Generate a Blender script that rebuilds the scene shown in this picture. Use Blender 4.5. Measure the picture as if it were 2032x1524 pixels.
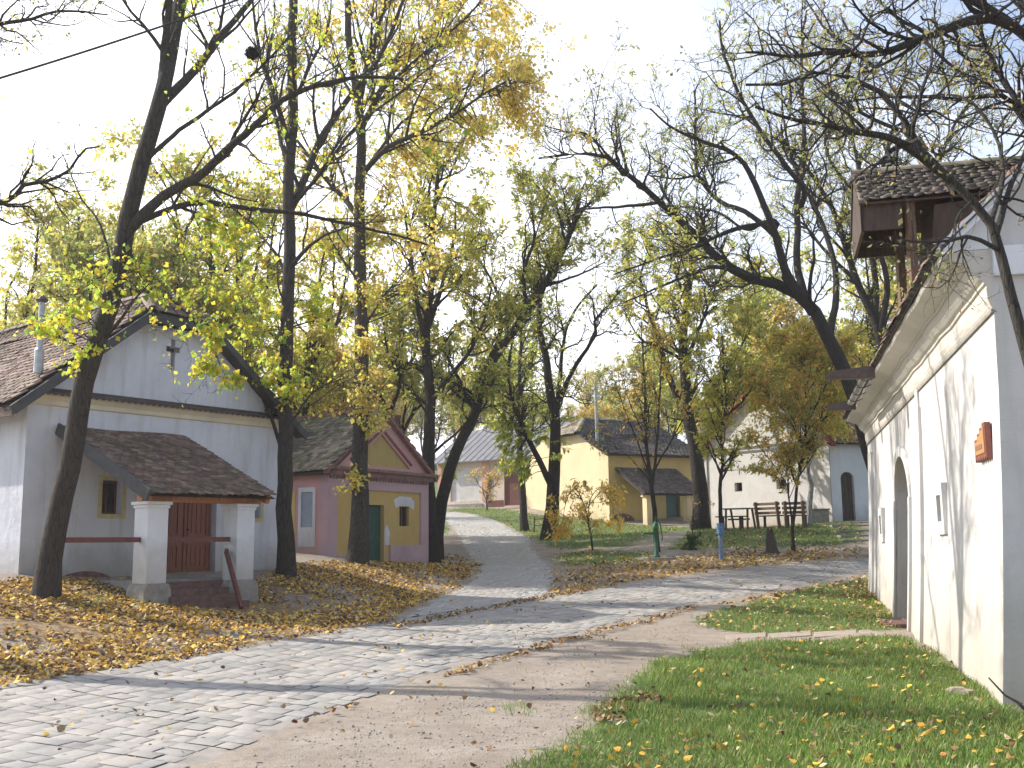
import bpy, math, random
import numpy as np
from mathutils import Matrix, Vector

# ---------------------------------------------------------------- camera, world, sun
for o in list(bpy.data.objects):
    bpy.data.objects.remove(o)
SC = bpy.context.scene
COL = SC.collection
FPX = 2100.0
PITCH = math.atan(318 / FPX)
ROLL = math.radians(0.7)
CAMZ = 1.6
CAM = np.array([0.0, 0.0, CAMZ])
_F = np.array([0, math.cos(PITCH), math.sin(PITCH)])
_R0 = np.array([1.0, 0, 0]); _U0 = np.array([0, -math.sin(PITCH), math.cos(PITCH)])
_R = math.cos(ROLL) * _R0 - math.sin(ROLL) * _U0
_U = math.sin(ROLL) * _R0 + math.cos(ROLL) * _U0
cd = bpy.data.cameras.new("camera"); cam = bpy.data.objects.new("camera", cd); COL.objects.link(cam)
cd.sensor_width = 36; cd.lens = 36 * FPX / 2032; cd.clip_end = 3000; cd.clip_start = 0.1
cam.matrix_world = Matrix(((_R[0], _U[0], -_F[0], 0), (_R[1], _U[1], -_F[1], 0), (_R[2], _U[2], -_F[2], CAMZ), (0, 0, 0, 1)))
SC.camera = cam

SUN_DIR = np.array([-0.90, 0.36, 0.0]); SUN_DIR /= np.linalg.norm(SUN_DIR)
SUN_EL = math.radians(35)
SUN_AZ = math.atan2(SUN_DIR[0], SUN_DIR[1])
sunv = Vector((SUN_DIR[0] * math.cos(SUN_EL), SUN_DIR[1] * math.cos(SUN_EL), math.sin(SUN_EL)))
W = bpy.data.worlds.new("World"); SC.world = W; W.use_nodes = True
nt = W.node_tree; nt.nodes.clear()
wo = nt.nodes.new('ShaderNodeOutputWorld'); bg = nt.nodes.new('ShaderNodeBackground')
sky = nt.nodes.new('ShaderNodeTexSky'); sky.sky_type = 'NISHITA'; sky.sun_disc = False
sky.sun_elevation = SUN_EL; sky.sun_rotation = SUN_AZ; sky.dust_density = 1.0; sky.ozone_density = 2.0
# thin bright cloud veil over the blue sky
tc = nt.nodes.new('ShaderNodeTexCoord')
mp = nt.nodes.new('ShaderNodeMapping'); mp.inputs['Scale'].default_value = (1, 1, 3.0)
nz = nt.nodes.new('ShaderNodeTexNoise'); nz.inputs['Scale'].default_value = 1.6; nz.inputs['Detail'].default_value = 6
nt.links.new(tc.outputs['Generated'], mp.inputs['Vector']); nt.links.new(mp.outputs['Vector'], nz.inputs['Vector'])
dot = nt.nodes.new('ShaderNodeVectorMath'); dot.operation = 'DOT_PRODUCT'
nt.links.new(tc.outputs['Generated'], dot.inputs[0]); dot.inputs[1].default_value = tuple(Vector((-0.75, 0.6, 0.1)).normalized())
ad = nt.nodes.new('ShaderNodeMath'); ad.operation = 'MULTIPLY_ADD'; nt.links.new(dot.outputs['Value'], ad.inputs[0]); ad.inputs[1].default_value = 0.9
nt.links.new(nz.outputs['Fac'], ad.inputs[2])
cr = nt.nodes.new('ShaderNodeMapRange'); cr.inputs['From Min'].default_value = 0.74; cr.inputs['From Max'].default_value = 1.25
cr.inputs['To Min'].default_value = 0.10; cr.inputs['To Max'].default_value = 0.9
nt.links.new(ad.outputs[0], cr.inputs['Value'])
mx = nt.nodes.new('ShaderNodeMix'); mx.data_type = 'RGBA'
nt.links.new(cr.outputs[0], mx.inputs['Factor']); nt.links.new(sky.outputs[0], mx.inputs['A'])
mx.inputs['B'].default_value = (10.0, 9.9, 10.4, 1)
nt.links.new(mx.outputs['Result'], bg.inputs['Color']); bg.inputs['Strength'].default_value = 0.148
nt.links.new(bg.outputs[0], wo.inputs['Surface'])
sl = bpy.data.lights.new("sun", 'SUN'); sl.energy = 4.5; sl.angle = math.radians(0.6); sl.color = (1.0, 0.94, 0.85)
so = bpy.data.objects.new("sun", sl); COL.objects.link(so); so.rotation_euler = sunv.to_track_quat('Z', 'Y').to_euler()
SC.view_settings.view_transform = 'Standard'; SC.view_settings.look = 'None'
SC.view_settings.exposure = 0.66; SC.view_settings.gamma = 1
SC.render.engine = 'CYCLES'
SC.cycles.max_bounces = 6; SC.cycles.diffuse_bounces = 3; SC.cycles.transparent_max_bounces = 4
SC.cycles.use_denoising = True

RNG = np.random.default_rng(7)
def A(*a): return np.array(a, dtype=float)
def nrm(v):
    v = np.asarray(v, float)
    return v / (np.linalg.norm(v, axis=-1, keepdims=True) + 1e-12)
def ray(px, py):
    a = (px - 1016) / FPX; b = (762 - py) / FPX
    d = _F + a * _R + b * _U
    return d / d[1]
def P(px, py, Y): return CAM + ray(px, py) * Y

# ---------------------------------------------------------------- terrain
CP = [A(0, 0, 0), A(-6, 4, -.02), A(6, 4, 0), A(-14, 6, .3), A(14, 6, .1), A(0, -12, 0), A(-25, -12, .2), A(25, -12, 0)]
for q in [(0, 1357, 12.8), (400, 1524, 7.9), (1050, 1310, 13.6), (1400, 1200, 21), (1720, 1135, 28), (860, 1175, 25.6),
          (1100, 1180, 24), (1990, 1400, 10.5), (1720, 1165, 25.8), (90, 1182, 17.5), (302, 1197, 19.3), (475, 1192, 20.8),
          (568, 1142, 24), (45, 1140, 20), (552, 1130, 25), (705, 1114, 28.5), (650, 1105, 30), (850, 1120, 34.4),
          (930, 1100, 38), (890, 1030, 58), (875, 1019, 66), (1090, 1068, 40), (1303, 1108, 31), (1432, 1112, 30), (1530, 1100, 32),
          (1573, 1095, 33), (1390, 1050, 42), (1500, 1046, 40.5), (1640, 1040, 38.5), (1700, 1036, 39), (1680, 1078, 34.5), (1450, 1075, 35.5),
          (1175, 1090, 35), (1205, 1040, 55), (1060, 1022, 60), (1340, 1043, 54), (900, 1006, 69), (1030, 1008, 64), (1300, 1062, 44),
          (640, 1252, 17.0), (1790, 1245, 18.3)]:
    CP.append(P(*q))
CP += [A(-30, 30, 3.0), A(-20, 45, 4.2), A(-45, 60, 8), A(0, 90, 6.5), A(-30, 90, 9), A(30, 90, 6.5), A(30, 45, 3.0), A(22, 30, 1.2),
       A(50, 60, 5), A(16, 15, .4), A(30, 15, .5), A(0, 130, 11), A(-60, 130, 15), A(60, 130, 11), A(-60, 20, 5), A(60, 10, 1),
       A(0, 200, 17), A(-120, 200, 20), A(120, 200, 17), A(-120, 60, 9), A(120, 60, 5), A(0, 300, 20), A(-200, 300, 22), A(200, 300, 20),
       A(-60, -40, 1), A(60, -40, 0), A(-200, 0, 6), A(200, 0, 3), A(-12, 22, 1.25), A(-12, 34, 2.4)]
CP = np.array(CP)
def _phi(r2):
    return 0.5 * r2 * np.log(r2 + 1e-9)
_n = len(CP)
_d2 = ((CP[:, None, :2] - CP[None, :, :2]) ** 2).sum(-1)
_Am = np.zeros((_n + 3, _n + 3)); _Am[:_n, :_n] = _phi(_d2) + np.eye(_n) * 1.5
_Am[:_n, _n] = 1; _Am[:_n, _n + 1:] = CP[:, :2]; _Am[_n, :_n] = 1; _Am[_n + 1:, :_n] = CP[:, :2].T
_w = np.linalg.solve(_Am, np.concatenate([CP[:, 2], [0, 0, 0]]))
def gz(x, y):
    x = np.asarray(x, float); y = np.asarray(y, float); sh = x.shape
    X = x.ravel(); Y = y.ravel(); out = np.empty(len(X))
    for i in range(0, len(X), 20000):
        a = X[i:i + 20000]; b = Y[i:i + 20000]
        r2 = (a[:, None] - CP[None, :, 0]) ** 2 + (b[:, None] - CP[None, :, 1]) ** 2
        out[i:i + 20000] = _phi(r2) @ _w[:_n] + _w[_n] + _w[_n + 1] * a + _w[_n + 2] * b
    return out.reshape(sh)
_YS = np.concatenate([np.linspace(2.5, 30, 400), np.linspace(30.05, 100, 500)])
def G(px, py):
    """where the ray through this pixel meets the ground"""
    d = ray(px, py)
    pts = CAM + d[None] * _YS[:, None]
    below = pts[:, 2] - gz(pts[:, 0], pts[:, 1])
    k = np.where(below < 0)[0]
    if len(k) == 0 or k[0] == 0:
        return pts[0 if len(k) else -1]
    k = k[0]; t = below[k - 1] / (below[k - 1] - below[k] + 1e-9)
    p = pts[k - 1] * (1 - t) + pts[k] * t
    p[2] = float(gz(p[0], p[1]))
    return p
def GP(*pix): return np.array([G(*q) for q in pix])

def inpoly(x, y, poly):
    r = np.zeros(x.shape, bool); n = len(poly); j = n - 1
    for i in range(n):
        xi, yi, xj, yj = poly[i][0], poly[i][1], poly[j][0], poly[j][1]
        c = ((yi > y) != (yj > y)) & (x < (xj - xi) * (y - yi) / (yj - yi + 1e-12) + xi)
        r ^= c; j = i
    return r
def polydist(x, y, poly):
    d = np.full(x.shape, 1e9); n = len(poly)
    for i in range(n):
        a = poly[i][:2]; b = poly[(i + 1) % n][:2]; ab = b - a
        t = np.clip(((x - a[0]) * ab[0] + (y - a[1]) * ab[1]) / (ab @ ab + 1e-9), 0, 1)
        d = np.minimum(d, np.hypot(x - a[0] - t * ab[0], y - a[1] - t * ab[1]))
    return d
def mask(x, y, poly, soft):
    d = polydist(x, y, poly); s = np.where(inpoly(x, y, poly), 1, -1)
    return np.clip(0.5 + s * d / (2 * soft), 0, 1)

# ---------------------------------------------------------------- object helpers
def tag(o, label=None, cat=None, group=None, kind=None):
    if label: o['label'] = label
    if cat: o['category'] = cat
    if group: o['group'] = group
    if kind: o['kind'] = kind
    return o
def root(name, loc, label, cat, group=None):
    o = bpy.data.objects.new(name, None); COL.objects.link(o); o.location = tuple(loc); o.empty_display_size = .2
    return tag(o, label, cat, group)
def wloc(o):
    v = A(0, 0, 0)
    while o is not None:
        v = v + np.array(o.location); o = o.parent
    return v
def mesh_np(name, verts, faces, mat, parent=None, cols=None, smooth=False, origin=None, attrs=None):
    """verts (N,3); faces (M,4) or (M,3) int or list of arrays of those"""
    verts = np.asarray(verts, np.float64)
    fl = faces if isinstance(faces, list) else [faces]
    fl = [np.asarray(f, np.int32) for f in fl if len(f)]
    off = wloc(parent) if parent is not None else (np.asarray(origin, float) if origin is not None else A(0, 0, 0))
    me = bpy.data.meshes.new(name)
    me.vertices.add(len(verts)); me.vertices.foreach_set('co', (verts - off).astype(np.float32).ravel())
    loops = np.concatenate([f.ravel() for f in fl]); tot = np.concatenate([np.full(len(f), f.shape[1], np.int32) for f in fl])
    start = np.concatenate([[0], np.cumsum(tot)[:-1]]).astype(np.int32)
    me.loops.add(len(loops)); me.loops.foreach_set('vertex_index', loops)
    me.polygons.add(len(tot)); me.polygons.foreach_set('loop_start', start); me.polygons.foreach_set('loop_total', tot)
    if smooth: me.polygons.foreach_set('use_smooth', np.ones(len(tot), bool))
    me.update(calc_edges=True)
    if cols is not None:
        a = me.attributes.new('Col', 'FLOAT_COLOR', 'CORNER')
        c = np.ones((len(tot), 4), np.float32); c[:, :3] = cols
        a.data.foreach_set('color', np.repeat(c, tot, axis=0).ravel())
    if attrs:
        for k, v in attrs.items():
            a = me.attributes.new(k, 'FLOAT', 'POINT'); a.data.foreach_set('value', np.asarray(v, np.float32))
    if mat is not None: me.materials.append(mat)
    o = bpy.data.objects.new(name, me); COL.objects.link(o)
    if parent is not None: o.parent = parent
    elif origin is not None: o.location = tuple(origin)
    return o

class MB:
    def __init__(s): s.v = []; s.f3 = []; s.f4 = []; s.c = []; s.n = 0; s.big = []
    def add(s, vs, fs):
        for p in vs: s.v.append(tuple(p))
        for f in fs:
            f = [i + s.n for i in f]
            if len(f) == 3: s.f3.append(f)
            elif len(f) == 4: s.f4.append(f)
            else: s.big.append(f)
        s.n += len(vs)
    def hexa(s, p):  # 8 points: bottom 0..3, top 4..7
        s.add(p, [(3, 2, 1, 0), (4, 5, 6, 7), (0, 1, 5, 4), (1, 2, 6, 5), (2, 3, 7, 6), (3, 0, 4, 7)])
    def build(s, name, mat, parent=None, origin=None, bevel=0, smooth=False):
        off = wloc(parent) if parent is not None else (np.asarray(origin, float) if origin is not None else A(0, 0, 0))
        me = bpy.data.meshes.new(name)
        me.from_pydata([tuple(np.array(p) - off) for p in s.v], [], s.f4 + s.f3 + s.big)
        if smooth: me.polygons.foreach_set('use_smooth', [True] * len(me.polygons))
        me.update(); me.materials.append(mat)
        o = bpy.data.objects.new(name, me); COL.objects.link(o)
        if parent is not None: o.parent = parent
        elif origin is not None: o.location = tuple(origin)
        if bevel:
            b = o.modifiers.new('b', 'BEVEL'); b.width = bevel; b.segments = 2; b.limit_method = 'ANGLE'
        return o
    def tube(s, pts, r, n=10, cap=True):
        pts = [A(*p) for p in pts]; rr = r if hasattr(r, '__len__') else [r] * len(pts)
        b = s.n; vs = []
        for i, p in enumerate(pts):
            t = nrm(pts[min(i + 1, len(pts) - 1)] - pts[max(i - 1, 0)])
            ref = A(0, 0, 1) if abs(t[2]) < .9 else A(1, 0, 0)
            a = nrm(np.cross(t, ref)); c = np.cross(t, a)
            for k in range(n):
                an = 2 * math.pi * k / n; vs.append(p + rr[i] * (math.cos(an) * a + math.sin(an) * c))
        fs = []
        for i in range(len(pts) - 1):
            for k in range(n):
                k2 = (k + 1) % n; fs.append((i * n + k, i * n + k2, (i + 1) * n + k2, (i + 1) * n + k))
        if cap:
            fs.append(tuple(range(n - 1, -1, -1))); fs.append(tuple((len(pts) - 1) * n + k for k in range(n)))
        s.add(vs, fs)

class Frame:
    """s along u, n outward, z up"""
    def __init__(f, O, u, out_right=True):
        f.O = A(O[0], O[1], 0); u = nrm(A(u[0], u[1], 0)); f.u = u
        f.n = A(u[1], -u[0], 0)  # to the right of u
        if not out_right: f.n = -f.n
    def p(f, s, n, z): return f.O + f.u * s + f.n * n + A(0, 0, z)
    def box(f, mb, s0, s1, n0, n1, z0, z1):
        mb.hexa([f.p(s0, n0, z0), f.p(s1, n0, z0), f.p(s1, n1, z0), f.p(s0, n1, z0), f.p(s0, n0, z1), f.p(s1, n0, z1), f.p(s1, n1, z1), f.p(s0, n1, z1)])
    def prism(f, mb, pts, n0, n1):  # polygon in (s,z)
        k = len(pts)
        mb.add([f.p(a, n0, b) for a, b in pts] + [f.p(a, n1, b) for a, b in pts],
               [tuple(range(k - 1, -1, -1)), tuple(range(k, 2 * k))] + [(i, (i + 1) % k, (i + 1) % k + k, i + k) for i in range(k)])
    def prism_s(f, mb, pts, s0, s1):  # polygon in (n,z) swept along s
        k = len(pts)
        mb.add([f.p(s0, a, b) for a, b in pts] + [f.p(s1, a, b) for a, b in pts],
               [tuple(range(k - 1, -1, -1)), tuple(range(k, 2 * k))] + [(i, (i + 1) % k, (i + 1) % k + k, i + k) for i in range(k)])
    def wall(f, mb, s0, s1, z0, z1, holes, n=0.0, depth=.25, nf=None, cell=None):
        """flat wall face with reveals; holes (s0,s1,z0,z1[,arch_rise])"""
        nf = nf or (lambda z: n)
        def q(s, z): return f.p(s, nf(z), z)
        S = sorted(set([s0, s1] + [h[0] for h in holes] + [h[1] for h in holes]))
        Z = sorted(set([z0, z1] + [h[2] for h in holes] + [h[3] for h in holes]))
        if cell:
            a = []
            for i in range(len(Z) - 1):
                k = max(1, int((Z[i + 1] - Z[i]) / cell)); a += list(np.linspace(Z[i], Z[i + 1], k + 1)[:-1])
            Z = a + [Z[-1]]
            a = []
            for i in range(len(S) - 1):
                k = max(1, int((S[i + 1] - S[i]) / cell)); a += list(np.linspace(S[i], S[i + 1], k + 1)[:-1])
            S = a + [S[-1]]
        for i in range(len(S) - 1):
            for j in range(len(Z) - 1):
                cs = (S[i] + S[i + 1]) / 2; cz = (Z[j] + Z[j + 1]) / 2
                if any(h[0] < cs < h[1] and h[2] < cz < h[3] for h in holes): continue
                mb.add([q(S[i], Z[j]), q(S[i + 1], Z[j]), q(S[i + 1], Z[j + 1]), q(S[i], Z[j + 1])], [(0, 1, 2, 3)])
        for h in holes:
            a, b, c, d = h[:4]; rise = h[4] if len(h) > 4 else 0; dp_ = h[5] if len(h) > 5 else depth
            out = [(a, c), (b, c)]
            if rise:
                m = (a + b) / 2; w = (b - a) / 2; sp = d - rise; K = 14
                arc = [(m + w * math.cos(math.pi * k / K), sp + rise * math.sin(math.pi * k / K)) for k in range(K + 1)]
                for k in range(K):
                    mb.add([q(*arc[k]), q(*arc[k + 1]), q(arc[k + 1][0], d), q(arc[k][0], d)], [(0, 3, 2, 1)] if f.n @ f.n else [])
                out += arc
            else:
                out += [(b, d), (a, d)]
            K = len(out)
            for k in range(K):
                p0 = out[k]; p1 = out[(k + 1) % K]
                if abs(p0[0] - p1[0]) + abs(p0[1] - p1[1]) < 1e-6: continue
                mb.add([q(*p0), q(*p1), f.p(p1[0], nf(p1[1]) - dp_, p1[1]), f.p(p0[0], nf(p0[1]) - dp_, p0[1])], [(0, 1, 2, 3)])

# ---------------------------------------------------------------- materials
def newmat(name):
    m = bpy.data.materials.new(name); m.use_nodes = True
    t = m.node_tree; b = t.nodes['Principled BSDF']
    return m, t, b
def ramp(t, stops):
    r = t.nodes.new('ShaderNodeValToRGB'); e = r.color_ramp.elements
    while len(e) < len(stops): e.new(0.5)
    for i, (p, c) in enumerate(stops): e[i].position = p; e[i].color = (*c, 1)
    return r
def noise(t, scale, detail=5, rough=.6, vec=None, dist=0):
    n = t.nodes.new('ShaderNodeTexNoise'); n.inputs['Scale'].default_value = scale; n.inputs['Detail'].default_value = detail
    n.inputs['Roughness'].default_value = rough; n.inputs['Distortion'].default_value = dist
    if vec is not None: t.links.new(vec, n.inputs['Vector'])
    return n
def coords(t, scale=(1, 1, 1)):
    c = t.nodes.new('ShaderNodeTexCoord'); m = t.nodes.new('ShaderNodeMapping'); m.inputs['Scale'].default_value = scale
    t.links.new(c.outputs['Object'], m.inputs['Vector']); return m.outputs['Vector']
def mix(t, a, b, fac, mode='MIX'):
    m = t.nodes.new('ShaderNodeMix'); m.data_type = 'RGBA'; m.blend_type = mode
    for s, v in (('A', a), ('B', b)):
        if isinstance(v, tuple): m.inputs[s].default_value = (*v, 1)
        else: t.links.new(v, m.inputs[s])
    if isinstance(fac, (int, float)): m.inputs['Factor'].default_value = fac
    else: t.links.new(fac, m.inputs['Factor'])
    return m.outputs['Result']
def maprange(t, v, a, b, c=0, d=1):
    m = t.nodes.new('ShaderNodeMapRange'); t.links.new(v, m.inputs['Value'])
    for k, x in zip(('From Min', 'From Max', 'To Min', 'To Max'), (a, b, c, d)): m.inputs[k].default_value = x
    return m.outputs[0]
def mth(t, op, a, b=None):
    m = t.nodes.new('ShaderNodeMath'); m.operation = op
    for i, v in enumerate((a, b)):
        if v is None: continue
        if isinstance(v, (int, float)): m.inputs[i].default_value = v
        else: t.links.new(v, m.inputs[i])
    return m.outputs[0]
def bump(t, b, h, strength=.4, dist=.02):
    n = t.nodes.new('ShaderNodeBump'); n.inputs['Strength'].default_value = strength; n.inputs['Distance'].default_value = dist
    t.links.new(h, n.inputs['Height']); t.links.new(n.outputs[0], b.inputs['Normal'])

def plaster(name, c, dirt=(.33, .29, .22), dz=0.7, stain=.35, bumps=.35, damp=.8):
    m, t, b = newmat(name); v = coords(t)
    n1 = noise(t, .9, 6, .65, v, .6); n2 = noise(t, 6, 6, .7, v); vs = coords(t, (3, 3, .35)); n3 = noise(t, 1.4, 5, .6, vs)
    c2 = tuple(x * .82 for x in c)
    col = mix(t, c, c2, maprange(t, n1.outputs['Fac'], .4, .75))
    col = mix(t, col, dirt, mth(t, 'MULTIPLY', maprange(t, n3.outputs['Fac'], .52, .8), stain))
    sp = t.nodes.new('ShaderNodeSeparateXYZ'); t.links.new(v, sp.inputs[0])
    hz = mth(t, 'ADD', sp.outputs['Z'], mth(t, 'MULTIPLY', n1.outputs['Fac'], -1.3))
    low = maprange(t, hz, -.75 + dz, -.75, 0, damp)
    col = mix(t, col, dirt, low)
    col = mix(t, col, tuple(x * .7 for x in c), mth(t, 'MULTIPLY', maprange(t, n2.outputs['Fac'], .6, .75), .35))
    t.links.new(col, b.inputs['Base Color']); b.inputs['Roughness'].default_value = .92
    n4 = noise(t, 45, 4, .6, v); h = mth(t, 'ADD', mth(t, 'MULTIPLY', n4.outputs['Fac'], .3), mth(t, 'ADD', n2.outputs['Fac'], mth(t, 'MULTIPLY', n1.outputs['Fac'], 1.5)))
    bump(t, b, h, bumps, .03); return m
def plain(name, c, rough=.7, var=.25, scale=8, stretch=(1, 1, 1), metal=0, bstr=.2):
    m, t, b = newmat(name); v = coords(t, stretch); n = noise(t, scale, 6, .65, v)
    col = mix(t, tuple(x * (1 - var) for x in c), tuple(min(1, x * (1 + var)) for x in c), maprange(t, n.outputs['Fac'], .3, .7))
    t.links.new(col, b.inputs['Base Color']); b.inputs['Roughness'].default_value = rough; b.inputs['Metallic'].default_value = metal
    bump(t, b, n.outputs['Fac'], bstr, .01); return m
def tilemat(name, moss=.5, mosscol=(.07, .085, .03), lichen=(.42, .38, .32)):
    m, t, b = newmat(name); a = t.nodes.new('ShaderNodeAttribute'); a.attribute_name = 'Col'; v = coords(t)
    n1 = noise(t, 1.3, 7, .7, v); n2 = noise(t, 14, 5, .7, v); n3 = noise(t, 5, 6, .7, v)
    col = mix(t, a.outputs['Color'], lichen, mth(t, 'MULTIPLY', maprange(t, n3.outputs['Fac'], .5, .7), .35))
    col = mix(t, col, mosscol, mth(t, 'MULTIPLY', maprange(t, n1.outputs['Fac'], .45, .65), moss))
    col = mix(t, col, (.05, .035, .03), mth(t, 'MULTIPLY', maprange(t, n2.outputs['Fac'], .5, .75), .4))
    t.links.new(col, b.inputs['Base Color']); b.inputs['Roughness'].default_value = .85
    bump(t, b, n2.outputs['Fac'], .5, .01); return m
def barkmat(name, c0, c1, scale=1.0, moss=.0):
    m, t, b = newmat(name); v = coords(t, (1, 1, .13)); v2 = coords(t)
    n1 = noise(t, 26 * scale, 7, .75, v, 1.6); n2 = noise(t, 2.5, 5, .6, v2)
    vo = t.nodes.new('ShaderNodeTexVoronoi'); vo.feature = 'DISTANCE_TO_EDGE'; vo.inputs['Scale'].default_value = 26 * scale; t.links.new(v, vo.inputs['Vector'])
    f = maprange(t, vo.outputs['Distance'], .0, .09)
    col = mix(t, c0, c1, maprange(t, n1.outputs['Fac'], .35, .7))
    col = mix(t, tuple(x * .6 for x in c0), col, f)
    col = mix(t, col, (.09, .095, .065), mth(t, 'MULTIPLY', maprange(t, n2.outputs['Fac'], .5, .7), .3 + moss))
    t.links.new(col, b.inputs['Base Color']); b.inputs['Roughness'].default_value = .95
    bump(t, b, mth(t, 'ADD', mth(t, 'MULTIPLY', f, .6), mth(t, 'MULTIPLY', n1.outputs['Fac'], 2.2)), 1.0, .05); return m
def leafmat(name, trans=.45, rough=.6):
    m = bpy.data.materials.new(name); m.use_nodes = True; t = m.node_tree; t.nodes.clear()
    a = t.nodes.new('ShaderNodeAttribute'); a.attribute_name = 'Col'
    p = t.nodes.new('ShaderNodeBsdfPrincipled'); p.inputs['Roughness'].default_value = rough
    tr = t.nodes.new('ShaderNodeBsdfTranslucent'); mxs = t.nodes.new('ShaderNodeMixShader'); o = t.nodes.new('ShaderNodeOutputMaterial')
    g = t.nodes.new('ShaderNodeGamma'); g.inputs[1].default_value = .85; t.links.new(a.outputs['Color'], g.inputs[0])
    t.links.new(a.outputs['Color'], p.inputs['Base Color']); t.links.new(g.outputs[0], tr.inputs['Color'])
    mxs.inputs[0].default_value = trans; t.links.new(p.outputs[0], mxs.inputs[1]); t.links.new(tr.outputs[0], mxs.inputs[2]); t.links.new(mxs.outputs[0], o.inputs[0])
    return m

M = dict(
    white=plaster('lime_wash', (.64, .62, .60), (.40, .35, .27), .9, .3),
    white_side=plaster('lime_wash_old', (.72, .73, .76), (.36, .33, .27), 1.0, .25),
    lefthouse=plaster('lime_wash_cool', (.66, .67, .72), (.30, .27, .21), 1.0, .5, .6, .95),
    cream=plaster('cream_plaster', (.72, .64, .48), (.4, .34, .25), .3, .2),
    ochre=plaster('weathered_ochre', (.62, .43, .15), (.45, .36, .26), .5, .4),
    yellow=plaster('ochre_plaster', (.66, .49, .20), (.45, .36, .24), .5, .3),
    paleyellow=plaster('pale_yellow_plaster', (.74, .60, .37), (.5, .42, .28), .5, .25),
    pink=plaster('pink_plaster', (.64, .36, .34), (.42, .33, .26), .95, .3),
    lilac=plaster('lilac_plaster', (.56, .38, .40), (.36, .27, .26), .5, .3),
    peach=plaster('peach_plaster', (.70, .58, .50), (.45, .34, .28), .6, .55),
    stone=plain('grey_stone', (.27, .25, .22), .9, .3, 6, bstr=.6),
    slab=plain('worn_slab', (.36, .29, .24), .9, .2, 7, bstr=.5),
    brick=plain('old_brick', (.155, .085, .07), .9, .4, 9, bstr=.7),
    darkwood=plain('dark_wood', (.07, .048, .036), .75, .45, 12, (1, 1, .2)),
    wood=plain('brown_wood', (.15, .09, .055), .6, .3, 10, (6, 6, .5)),
    orangewood=plain('orange_wood', (.42, .17, .06), .6, .25, 10, (2, 2, .6)),
    door=plain('varnished_door_wood', (.20, .055, .025), .5, .35, 9, (5, 5, .5)),
    redpaint=plain('dark_red_paint', (.13, .035, .025), .55, .3, 10),
    greydark=plain('bitumen_board', (.06, .06, .065), .8, .3, 6),
    glass=plain('dark_pane', (.02, .02, .022), .15, .2, 3, bstr=.0),
    green=plain('green_paint', (.02, .075, .055), .5, .3, 7),
    pumpgreen=plain('pump_green_paint', (.025, .11, .055), .6, .6, 14),
    blue=plain('blue_paint', (.09, .19, .36), .6, .5, 14),
    bluegrey=plain('blue_grey_paint', (.16, .22, .29), .65, .5, 12),
    metal=plain('galvanised', (.42, .44, .45), .45, .2, 10, metal=.6),
    gutter=plain('weathered_zinc', (.36, .34, .31), .5, .25, 8, metal=.5),
    spout=plain('rusty_dark_iron', (.08, .055, .05), .6, .4, 14),
    shutter=plain('grey_shutter_paint', (.30, .35, .42), .6, .15, 8),
    tile=tilemat('brown_tiles', .45), tile_moss=tilemat('mossy_tiles', .65, (.09, .12, .03)), tile_red=tilemat('red_tiles', .25), tile_dark=tilemat('dark_tiles', .35, (.05, .05, .035)),
    slate=plain('grey_roof_sheet', (.17, .17, .18), .75, .25, 3, bstr=.3),
    bark_poplar=barkmat('poplar_bark', (.05, .039, .03), (.125, .10, .075), .8),
    bark_pale=barkmat('pale_poplar_bark', (.07, .058, .047), (.17, .15, .12), 1.2),
    bark=barkmat('locust_bark', (.04, .029, .023), (.09, .068, .052), 1),
    bark_birch=barkmat('birch_bark', (.30, .28, .26), (.7, .68, .65), .5),
    stumpwood=barkmat('stump_wood', (.12, .09, .065), (.26, .20, .15), 1.5),
    bark_grey=barkmat('far_bark', (.14, .12, .11), (.24, .21, .19), 1),
    leaf=leafmat('leaf', .6), leaf_dry=leafmat('dry_leaf', .12, .75), grassm=leafmat('grass_blade', .3, .6),
    cable=plain('black_rubber', (.012, .012, .012), .6, .1, 5),
)

# ---------------------------------------------------------------- ground
road_L = GP((-1500, 1560), (-700, 1440), (-300, 1395), (0, 1357), (330, 1308), (640, 1255), (820, 1222), (960, 1200), (1100, 1182), (1250, 1158), (1450, 1135), (1600, 1120), (1722, 1108), (1900, 1096))
road_R = GP((-400, 1950), (60, 1650), (250, 1580), (410, 1524), (660, 1418), (900, 1330), (1060, 1288), (1200, 1245), (1380, 1205), (1510, 1178), (1640, 1152), (1722, 1136), (1900, 1118))
br_L = GP((800, 1228), (880, 1180), (945, 1140), (930, 1105), (915, 1080), (900, 1052), (880, 1030), (870, 1020))
br_R = GP((1085, 1184), (1100, 1160), (1098, 1128), (1066, 1090), (1035, 1060), (1000, 1038), (960, 1025), (905, 1015))
def resample(pts, n):
    pts = np.asarray(pts, float); m = len(pts)
    d = np.concatenate([[0], np.cumsum(np.linalg.norm(np.diff(pts, axis=0), axis=1))]); t = np.linspace(0, d[-1], n)
    ext = np.vstack([2 * pts[0] - pts[1], pts, 2 * pts[-1] - pts[-2]])
    out = []
    for x in t:
        i = min(max(np.searchsorted(d, x, side='right') - 1, 0), m - 2); u = (x - d[i]) / (d[i + 1] - d[i] + 1e-9)
        p0, p1, p2, p3 = ext[i], ext[i + 1], ext[i + 2], ext[i + 3]
        out.append(.5 * (2 * p1 + (p2 - p0) * u + (2 * p0 - 5 * p1 + 4 * p2 - p3) * u * u + (3 * p1 - p0 - 3 * p2 + p3) * u ** 3))
    return np.array(out)
roadL = resample(road_L, 260); roadR = resample(road_R, 260); brL = resample(br_L, 160); brR = resample(br_R, 160)
road_poly = np.vstack([roadL[::6], roadR[::-6]]); br_poly = np.vstack([brL[::6], brR[::-6]])

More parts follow.
